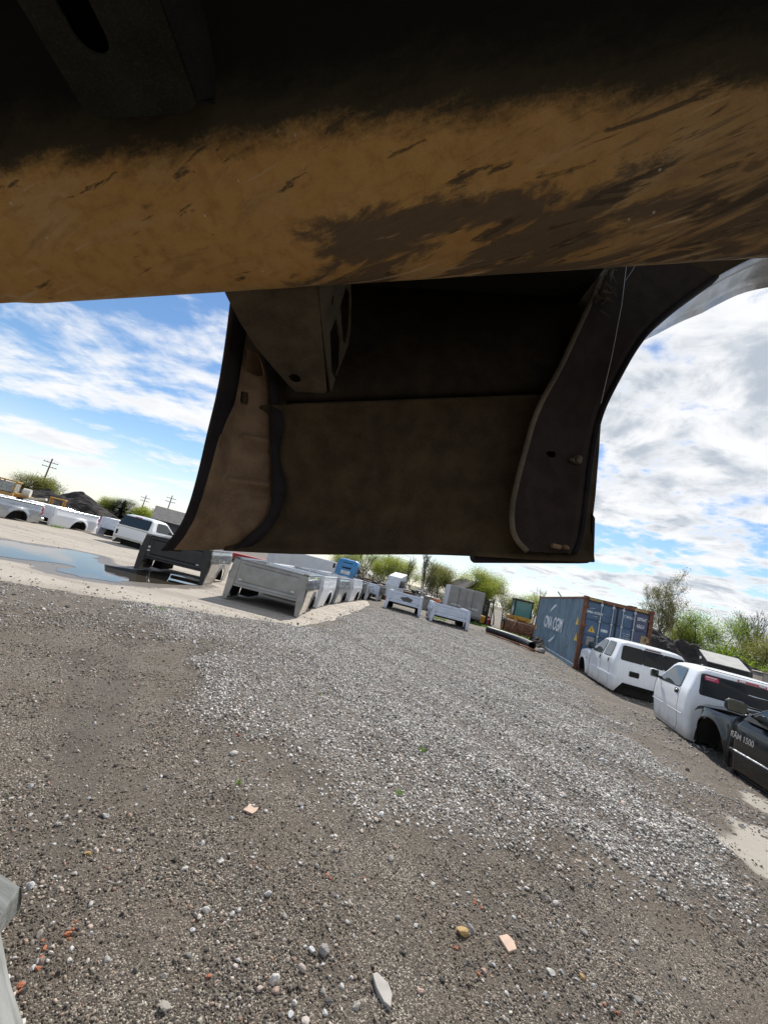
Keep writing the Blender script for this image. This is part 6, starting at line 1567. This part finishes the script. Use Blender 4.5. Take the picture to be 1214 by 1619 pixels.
def tree_meshes(seed, h, spread, nleaf, leaf, trunk_r, start=0.25, up=0.9, depth=4, clump=0.45, twig=1.0):
    """returns (wood, crown): recursive limbs and leaf faces round the twig ends"""
    r = random.Random(seed); wood = MB(); tips = []
    def limb(p, d, ln, rad, lev):
        pts = [p]; q = p.copy(); dd = d.copy(); k = 4
        for i in range(k):
            dd = (dd + Vector((r.uniform(-1, 1), r.uniform(-1, 1), r.uniform(-0.3, 0.6))) * 0.16).normalized(); q = q + dd * ln / k; pts.append(q.copy())
        wood.tube(pts, [rad * (1 - 0.62 * i / k) for i in range(k + 1)], 6 if lev < 2 else 4, caps=False)
        if lev >= depth: tips.extend(pts[1:]); return
        if lev >= depth - 1: tips.extend(pts[2:])
        n = r.randint(3, 5) if lev else r.randint(6, 8)
        for i in range(n):
            t = r.uniform(start if lev == 0 else 0.25, 1.0) if i else 1.0
            idx = min(k - 1, int(t * k)); a = pts[idx].lerp(pts[idx + 1], t * k - idx)
            az = r.uniform(0, 6.283); side = Vector((math.cos(az), math.sin(az), 0)) * spread + Vector((0, 0, up))
            nd = (dd * (0.75 if i == 0 else 0.25) + side.normalized() * (0.4 if i == 0 else 0.9)).normalized()
            limb(a, nd, ln * r.uniform(0.45, 0.62) * (1.0 if lev else 0.75), max(0.008 * twig, rad * r.uniform(0.35, 0.5)), lev + 1)
    limb(Vector((0, 0, -0.2)), Vector((r.uniform(-.06, .06), r.uniform(-.06, .06), 1)).normalized(), h * 0.62, trunk_r, 0)
    top = max(p.z for p in tips); sc = h / top
    R_ = np.random.default_rng(seed)
    T = np.array([tuple(p) for p in tips]); crown = None
    if nleaf:
        c = T[R_.integers(0, len(T), nleaf)] + R_.normal(0, clump, (nleaf, 3)) * np.array([1, 1, 0.8])
        u = R_.normal(size=(nleaf, 3)); u /= np.linalg.norm(u, axis=1)[:, None]; w = np.cross(u, R_.normal(size=(nleaf, 3))); w /= np.linalg.norm(w, axis=1)[:, None]
        s = (leaf * R_.uniform(0.6, 1.4, nleaf))[:, None]
        V = np.stack([c - u * s, c + w * s * 0.55, c + u * s, c - w * s * 0.55], 1).reshape(-1, 3) * sc
        crown = bpy.data.meshes.new('crown'); F = np.arange(nleaf * 4, dtype=np.int32)
        crown.vertices.add(len(V)); crown.vertices.foreach_set('co', V.astype(np.float32).reshape(-1)); crown.loops.add(len(F)); crown.loops.foreach_set('vertex_index', F)
        crown.polygons.add(nleaf); crown.polygons.foreach_set('loop_start', np.arange(0, nleaf * 4, 4, dtype=np.int32)); crown.update(calc_edges=True)
    wood.v = [(x * sc, y * sc, z * sc) for x, y, z in wood.v]
    return wood.mesh('trunk'), crown
KIND = {}
def kind(name, n, **k):
    KIND[name] = [tree_meshes(300 + 37 * i + sum(map(ord, name)), **k) for i in range(n)]
kind('spring', 3, h=8.0, spread=0.95, nleaf=13000, leaf=0.058, trunk_r=0.15, start=0.04, up=0.62, clump=0.60)
kind('bare', 2, h=8.0, spread=0.8, nleaf=900, leaf=0.04, trunk_r=0.17, start=0.25, up=1.1, clump=0.25, twig=1.6)
kind('budding', 2, h=9.0, spread=0.8, nleaf=9000, leaf=0.045, trunk_r=0.13, start=0.35, up=0.9, clump=0.22, twig=1.3)
kind('shrub', 2, h=4.0, spread=1.2, nleaf=9000, leaf=0.06, trunk_r=0.09, start=0.02, up=0.6, depth=3, clump=0.42)
def conifer(seed, h):
    r = np.random.default_rng(seed); n = 2600; t = r.random(n) ** 0.7; z = h * (0.12 + 0.88 * (1 - t)) ; rad = 0.24 * h * t * r.random(n) ** 0.5 * (0.75 + 0.25 * np.sin(z * 5)); a = r.uniform(0, 6.28, n)
    c = np.column_stack([rad * np.cos(a), rad * np.sin(a), z - rad * 0.25]); mb = MB(); s = 0.16
    for p, q in zip(c, a):
        d = Vector((math.cos(q), math.sin(q), -0.3)) * s; w = Vector((-math.sin(q), math.cos(q), 0.2 * math.sin(q * 9))) * s * 0.5; p = Vector(p)
        mb.poly([p - d, p + w, p + d, p - w], [(0, 1, 2, 3)])
    tr = MB(); tr.tube([(0, 0, 0), (0, 0, h * 0.9)], [0.18, 0.03], 6); return tr.mesh('trunk'), mb.mesh('crown')
KIND['conifer'] = [conifer(5, 6.0), conifer(6, 5.0)]
_seen = {}
def tree(kd, x, y, h, leafm, label, group, rz=None, wide=1.0, lean=0.0):
    i = _seen.get(kd, 0); _seen[kd] = i + 1; tm, cm = KIND[kd][i % len(KIND[kd])]
    base = {'spring': 8.0, 'bare': 8.0, 'budding': 9.0, 'shrub': 4.0, 'conifer': 5.5}[kd]
    zg = float(hz(x, y)) - 0.1
    t = empty('tree' if kd != 'shrub' else 'bush', (x, y, zg), label=label, cat='tree' if kd != 'shrub' else 'bush', group=group, rot=(0, lean, i * 2.4 + 0.3 if rz is None else rz))
    s = h / base; t.scale = (s * wide, s * wide, s)
    for nm, me, mt in (('trunk', tm, BARK), ('crown', cm, leafm)):
        if me is None: continue
        o = bpy.data.objects.new(nm, me); COL.objects.link(o); o.parent = t
        if len(me.materials) == 0: me.materials.append(None)
        o.material_slots[0].link = 'OBJECT'; o.material_slots[0].material = mt
G1 = 'spring trees behind the scrap row'
for x, y, h, kd, lf, lb, w in (
    (-4.1, 60, 6.6, 'spring', 'spring', 'yellow-green tree directly behind the blue lorry', 1.2), (-1.6, 58, 6.2, 'spring', 'spring', 'yellow-green tree just right of the blue lorry', 1.1), (-0.6, 56, 6.8, 'bare', 'bud', 'dark bare tree between the blue lorry and the white lorry cab', 0.9), (0.6, 60, 6.4, 'spring', 'fresh', 'green tree left of the white lorry cab', 1.1),
    (2.2, 59, 6.6, 'spring', 'spring', 'yellow-green tree behind the white lorry cab', 1.1), (3.4, 62, 7.4, 'bare', 'bud', 'slim bare tree right of the white lorry cab roof', 0.8), (5.0, 60, 6.4, 'spring', 'spring', 'bright low tree right of the white lorry cab', 1.2), (5.4, 55, 7.2, 'bare', 'bud', 'slim bare tree above the pale gearbox casting', 0.7), (6.8, 60, 6.4, 'spring', 'spring', 'yellow-green tree above the orange barrel', 1.1), (7.6, 54, 8.4, 'bare', 'bud', 'tall bare forked tree behind the truck bed with the grey patch', 1.0),
    (9.7, 60, 7.2, 'spring', 'olive', 'olive tree behind the tall bare forked tree', 1.05), (11.8, 62, 7.4, 'spring', 'olive', 'olive tree left of the dark roofed house', 1.1), (13.6, 64, 7.2, 'spring', 'olive', 'olive tree above the left slope of the dark roofed house', 1.1),
    (16.6, 57, 8.0, 'spring', 'spring', 'bright yellow-green tree right of the grey box trailer', 1.1), (15.4, 65, 7.2, 'spring', 'spring', 'yellow-green tree behind the dark roofed house', 1.1), (19.0, 60, 7.6, 'spring', 'spring', 'bright yellow-green tree behind the red forklift', 1.0), (21.4, 64, 7.4, 'budding', 'olive', 'thin olive tree behind the loader cab', 1.1), (20.6, 58, 6.2, 'spring', 'olive', 'olive tree left of the loader cab', 1.0), (23.2, 62, 6.2, 'spring', 'fresh', 'green tree just right of the loader cab', 1.0), (25.2, 60, 6.0, 'spring', 'spring', 'low bright tree between the loader and the container', 1.0), (27.6, 64, 8.0, 'bare', 'bud', 'small bare tree top showing left of the container', 0.7)):
    tree(kd, x, y, h, LF[lf], lb, G1, wide=w)
G2 = 'trees on the bank at the right'
for x, y, h, kd, lf, lb, w in (
    (29.0, 40.0, 11.9, 'budding', 'bud', 'tall thin budding tree standing right of the container', 0.9), (30.9, 41.0, 10.0, 'budding', 'bud', 'slender budding tree leaning beside the tall thin one', 0.7), (33.4, 43.0, 7.6, 'budding', 'bud', 'short budding tree between the thin trees and the green ones', 0.8),
    (35.0, 42.0, 7.8, 'spring', 'fresh', 'leafy green tree above the black equipment box', 1.05), (37.2, 41.5, 8.6, 'spring', 'fresh', 'taller green tree right of the leafy one above the equipment box', 0.9), (33.6, 44.0, 6.2, 'spring', 'spring', 'low bright green tree behind the black soil ridge', 1.0), (41.6, 42.0, 10.0, 'bare', 'bud', 'bare branched tree behind the tan cabinet', 1.0), (39.4, 42.0, 7.8, 'budding', 'olive', 'thin leafed tree left of the bare branched one', 0.9),
    (38.4, 38.0, 6.6, 'spring', 'olive', 'dense olive tree behind the tan cabinet', 1.3), (41.6, 38.0, 7.4, 'spring', 'olive', 'dense olive tree at the far right edge', 1.3), (29.0, 44.0, 5.6, 'spring', 'spring', 'low yellow-green tree peeking past the container corner', 1.0), (33.8, 37.0, 4.4, 'shrub', 'fresh', 'bright bush on the bank behind the equipment box', 1.3), (31.2, 39.0, 3.8, 'shrub', 'spring', 'yellow-green bush at the foot of the tall thin tree', 1.2), (36.2, 35.0, 4.0, 'shrub', 'fresh', 'green bush on the bank right of the equipment box', 1.4), (39.0, 34.0, 4.2, 'shrub', 'fresh', 'green bush above the tan cabinet', 1.4)):
    tree(kd, x, y, h, LF[lf], lb, G2, wide=w)
G3 = 'trees on the left skyline'
for x, y, h, kd, lf, lb, w in (
    (-51.9, 58, 4.9, 'spring', 'olive', 'broad green tree behind the graders', 1.4), (-50.9, 60, 5.3, 'spring', 'olive', 'green tree at the foot of the tall utility pole', 1.3), (-48.8, 60, 4.6, 'shrub', 'olive', 'round green bush between the graders and the dirt pile', 1.3), (-53.4, 76, 4.0, 'shrub', 'spring', 'pale bush on the right shoulder of the dirt pile', 1.0), (-51.8, 75, 4.9, 'spring', 'spring', 'bright tree past the right foot of the dirt pile', 0.9), (-50.6, 76, 5.0, 'spring', 'dark', 'dark tree left of the close-set skyline trees', 0.9), (-49.6, 76, 4.6, 'spring', 'dark', 'dark round tree among the close-set skyline trees', 1.0), (-48.6, 76, 4.6, 'conifer', 'dark', 'small pointed conifer in the middle of the skyline group', 2.4),
    (-47.0, 75, 5.3, 'spring', 'dark', 'largest dark tree above the cream cab roof', 1.1), (-46.3, 76, 4.4, 'spring', 'dark', 'dark tree just right of the largest dark tree', 1.1), (-40.4, 70, 4.3, 'shrub', 'spring', 'bright low bush above the cream cab roof', 1.3), (-50.8, 90, 5.2, 'spring', 'dark', 'dark tree just left of the grey shed roof', 1.0), (-49.4, 92, 5.6, 'spring', 'dark', 'dark round tree above the grey shed roof', 1.0), (-47.4, 92, 5.6, 'spring', 'dark', 'small dark tree right of the pole over the grey shed', 0.9)):
    tree(kd, x, y, h, LF[lf], lb, G3, wide=w)

# ------------------------------------------------------------------ grass
def grass(name, spots, label, blade=0.05, col=(0.09, 0.16, 0.025)):
    mb = MB()
    for cx, cy, r_, n in spots:
        for _ in range(n):
            a = random.uniform(0, 6.28); q = r_ * random.random() ** 0.6; x, y = cx + q * math.cos(a), cy + q * math.sin(a); z = float(hz(x, y)) + 0.005; b = random.uniform(0, 6.28); hgt = blade * random.uniform(0.6, 1.4); w = blade * 0.10
            dx, dy = math.cos(b) * w, math.sin(b) * w; lx, ly = random.uniform(-.5, .5) * hgt, random.uniform(-.5, .5) * hgt
            mb.poly([(x - dx, y - dy, z), (x + dx, y + dy, z), (x + lx, y + ly, z + hgt)], [(0, 1, 2)])
    return tag(mb.build(name, leaf_material(name + '_blade', col, tuple(c * 2 for c in col)), None, fix=False), label, 'grass', kind='stuff')
grass('grass_tufts', [(0.92, 4.04, 0.035, 60), (-0.48, 2.84, 0.02, 20), (-3.39, 7.18, 0.12, 80), (0.63, 3.2, 0.03, 24), (-0.2, 5.0, 0.02, 20)], 'small tufts of green grass growing through the gravel', 0.03)
grass('grass_verge', [(7.5 + k * 0.6, 27.0 - k * 0.35 + 0.2 * math.sin(k), 0.5, 160) for k in range(7)] + [(-13.4, 22.4, 0.6, 200), (-14.6, 18.6, 0.4, 120), (4.4, 22.5, 0.5, 120)], 'green grass verge along the far edge of the gravel', 0.14)

# ------------------------------------------------------------------ single stones, tile and brick pieces
def flat_piece(name, x, y, poly, th, mat, label, cat, rz, group=None, tilt=(0.05, -0.04)):
    mb = MB(); mb.prism([(a * 0.6, b * 0.6) for a, b in poly], 'z', -th * 0.4, th * 0.6); o = mb.build(name, mat, None, loc=(x, y, float(hz(x, y)) + 0.004), rot=(tilt[0], tilt[1], rz)); bev(o, 0.002)
    return tag(o, label, cat, group)
TILE = pm('tile_pink', (0.50, 0.36, 0.27), 0.8, 0, 0.1, 40)
flat_piece('tile_fragment', -0.33, 2.62, [(-0.06, -0.055), (0.05, -0.06), (0.062, -0.01), (0.058, 0.055), (0.012, 0.022), (0.0, 0.06), (-0.055, 0.055), (-0.045, 0.0)], 0.008, TILE, 'notched pink tile fragment lying alone on the dark dirt', 'tile', -0.25)
flat_piece('tile_fragment', 1.10, 2.17, [(-0.055, -0.065), (0.035, -0.06), (0.06, 0.0), (0.045, 0.06), (-0.05, 0.06)], 0.014, TILE, 'pinkish tile fragment among orange brick crumbs near the yellow stone', 'tile', 0.4)
FLAT = pm('flat_stone', (0.36, 0.34, 0.31), 0.85, 0, 0.15, 20, 0.001, 60)
flat_piece('flat_stone', 0.46, 1.80, [(-0.06, 0.085), (-0.025, 0.095), (0.04, 0.03), (0.055, -0.03), (0.03, -0.105), (-0.01, -0.075), (-0.045, 0.0)], 0.02, FLAT, 'long flat grey stone at the bottom middle', 'stone', 0.15)
BRICK = pm('brick_orange', (0.34, 0.115, 0.055), 0.95, 0, 0.3, 60, dirt=(0.2, 0.13, 0.09), dirt_amt=0.6, dscale=30)
ROCKM = {'grey': pm('rock_grey', (0.26, 0.245, 0.225), 0.85, 0, 0.25, 25, 0.0015, 90), 'pale': pm('rock_pale', (0.46, 0.44, 0.40), 0.85, 0, 0.2, 25, 0.001, 90), 'dark': pm('rock_dark', (0.075, 0.07, 0.066), 0.85, 0, 0.3, 25), 'yellow': pm('rock_yellow', (0.40, 0.27, 0.11), 0.85, 0, 0.25, 25, 0.002, 60), 'rose': pm('rock_rose', (0.36, 0.25, 0.20), 0.85, 0, 0.2, 25)}
def rock(x, y, s, m, label, group=None, flat=0.6, seed=1, name='stone', cat='stone', stretch=1.0, rz=None):
    me = stone_mesh(seed, flat, 3, 0.3); o = link(name, me, m if not isinstance(m, str) else ROCKM[m], None)
    o.location = (x, y, float(hz(x, y)) + s * flat * 0.45); o.scale = (s * stretch, s, s); o.rotation_euler = (random.uniform(-.2, .2), random.uniform(-.2, .2), random.uniform(0, 6) if rz is None else rz)
    return tag(o, label, cat, group)
rock(-0.64, 3.22, 0.036, 'pale', 'smooth pale oval stone at the edge of the limestone gravel', flat=0.5, seed=3)
rock(0.21, 1.89, 0.024, 'grey', 'rounded grey stone beside a hollow in the dark dirt', flat=0.9, seed=4)
rock(0.87, 2.16, 0.030, 'yellow', 'lumpy yellow-brown stone beside a tilted grey one', flat=0.6, seed=5, stretch=1.3, rz=0.5)
rock(0.915, 2.19, 0.024, 'grey', 'tilted grey stone touching the yellow-brown one', flat=0.8, seed=6)
k = 0; LOOSE = []
for x, y, s, m in ((0.38, 2.32, .018, 'pale'), (-0.05, 2.78, .03, 'grey'), (0.53, 2.52, .032, 'grey'), (0.67, 2.9, .026, 'pale'), (0.44, 3.17, .03, 'grey'), (1.52, 2.54, .035, 'pale'), (1.6, 2.38, .03, 'grey'), (0.77, 2.44, .022, 'pale'), (0.12, 2.32, .024, 'grey'), (-0.24, 2.63, .02, 'pale'), (-0.92, 2.05, .022, 'yellow'), (-1.17, 2.2, .028, 'grey'), (1.27, 2.08, .03, 'pale'), (1.67, 2.05, .028, 'grey'), (1.43, 2.1, .022, 'yellow'), (0.3, 2.05, .02, 'pale'), (0.86, 2.02, .02, 'dark'), (0.93, 2.0, .022, 'rose'), (0.56, 2.62, .02, 'rose'), (0.2, 2.6, .02, 'pale'), (-0.35, 2.2, .022, 'pale'), (-0.6, 1.95, .02, 'grey'), (0.05, 1.7, .02, 'rose'), (0.25, 1.72, .024, 'dark'), (0.62, 1.85, .02, 'rose'), (-0.3, 1.75, .018, 'grey'), (1.9, 2.4, .026, 'pale'), (2.3, 2.5, .024, 'grey'), (1.2, 2.5, .02, 'pale')):
    LOOSE.append((rock(x, y, s * 0.7, m, 'loose stone on the dirt', 'single stones on the dark dirt', seed=60 + k), {'pale': 'loose pale pebble', 'grey': 'loose grey stone', 'dark': 'loose dark stone', 'yellow': 'small yellowish stone', 'rose': 'small rose-brown pebble'}[m])); k += 1
for x, y, s in ((-0.738, 1.70, .018), (-0.745, 1.747, .008), (-0.74, 1.675, .010), (-0.735, 1.72, .010), (-0.72, 1.69, .008), (-0.80, 1.66, .008), (-0.757, 1.609, .013), (-0.745, 1.58, .014), (-0.755, 1.525, .015), (-0.74, 1.51, .012), (-0.775, 1.64, .012), (0.99, 2.37, .014), (1.02, 2.35, .010), (1.0, 2.39, .012), (0.376, 2.33, .012), (0.178, 2.28, .013), (0.20, 2.265, .010), (0.385, 2.315, .009), (1.52, 1.97, .014), (1.47, 1.99, .010), (-0.55, 3.15, .014), (-0.7, 3.5, .02), (0.82, 2.08, .014), (0.9, 1.98, .012), (-0.2, 1.7, .012)):
    LOOSE.append((rock(x, y, s * 0.85, BRICK, 'orange brick crumb on the dirt', 'orange brick crumbs', flat=0.55, seed=100 + k, name='brick_crumb', cat='brick crumb'), 'orange brick crumb')); k += 1
# each loose piece is singled out by its rank of distance from the nearest landmark on the ground
MARKS = {'notched pink tile': (-0.33, 2.62), 'long flat grey stone': (0.46, 1.80), 'yellow-brown lump': (0.87, 2.16), 'smooth pale oval stone': (-0.64, 3.22), 'grey corner timber': (-0.85, 1.58), 'second pink tile': (1.10, 2.17)}
ORD = ['nearest', 'second nearest', 'third nearest', 'fourth nearest', 'fifth nearest', 'sixth nearest', 'seventh nearest', 'eighth nearest', 'ninth nearest', 'tenth nearest', 'eleventh nearest', 'twelfth nearest', 'thirteenth nearest']
_by = {}
for o, what in LOOSE:
    nm, d = min(((n_, math.hypot(o.location.x - p[0], o.location.y - p[1])) for n_, p in MARKS.items()), key=lambda q: q[1])
    _by.setdefault((what, nm), []).append((d, o))
for (what, nm), lst in _by.items():
    for i_, (d, o) in enumerate(sorted(lst, key=lambda q: q[0])): o['label'] = '%s on the dirt, %s to the %s' % (what, ORD[i_], nm)

# weathered timbers at the bottom left corner
def timber_material():
    n = NT('weathered_timber'); c = n.coord()
    g = n.noise(n.map(c, (30, 30, 2.2)), 1.0, 6, 0.6)
    col = n.mix(n.mr(g, 0.3, 0.7), (0.115, 0.115, 0.105), (0.24, 0.245, 0.23))
    crack = n.mr(n.noise(n.map(c, (55, 55, 3)), 1.0, 4, 0.6), 0.64, 0.70)
    col = n.mix(crack, col, (0.04, 0.038, 0.035))
    n.P(col=col, rough=0.9, normal=n.bump(g, 0.004, 0.8))
    return n.m
TIMB = timber_material()
def timber(p0, p1, w, label, cut, roll=0.0):
    """old squared timber from p0 to p1 with a broken far end"""
    p0, p1 = Vector(p0), Vector(p1); ln = (p1 - p0).length; rows = []; mb = MB()
    for i in range(13):
        z = ln * i / 12; row = []
        for (a, b) in round_poly([(-w / 2, -w / 2), (w / 2, -w / 2), (w / 2, w / 2), (-w / 2, w / 2)], 0.02, 2):
            zz = z - (cut * (0.5 + a / w) + random.uniform(0, .01) if i == 12 else 0)
            row.append((a * (1 + 0.04 * math.sin(i * 1.3)), b * (1 + 0.04 * math.cos(i * 1.1)), zz))
        rows.append(row)
    m = len(rows[0]); vs = [p for r_ in rows for p in r_]
    mb.poly(vs, [(i * m + j, i * m + (j + 1) % m, (i + 1) * m + (j + 1) % m, (i + 1) * m + j) for i in range(12) for j in range(m)] + [tuple(range(m - 1, -1, -1)), tuple(range(12 * m, 13 * m))])
    o = mb.build('timber', TIMB, None); bev(o, 0.005)
    o.matrix_world = Matrix.Translation(p0) @ (p1 - p0).to_track_quat('Z', 'Y').to_matrix().to_4x4() @ Matrix.Rotation(roll, 4, 'Z')
    return tag(o, label, 'timber', 'weathered timbers')
timber((-1.60, 1.90, 0.05), (-0.915, 1.655, 0.055), 0.10, 'short grey weathered timber block with an angled end on the dirt', 0.06, 0.3)
timber((-0.35, 1.07, 0.05), (-0.97, 1.555, 0.055), 0.10, 'grey weathered timber running out of the bottom left corner', 0.03, 0.2)
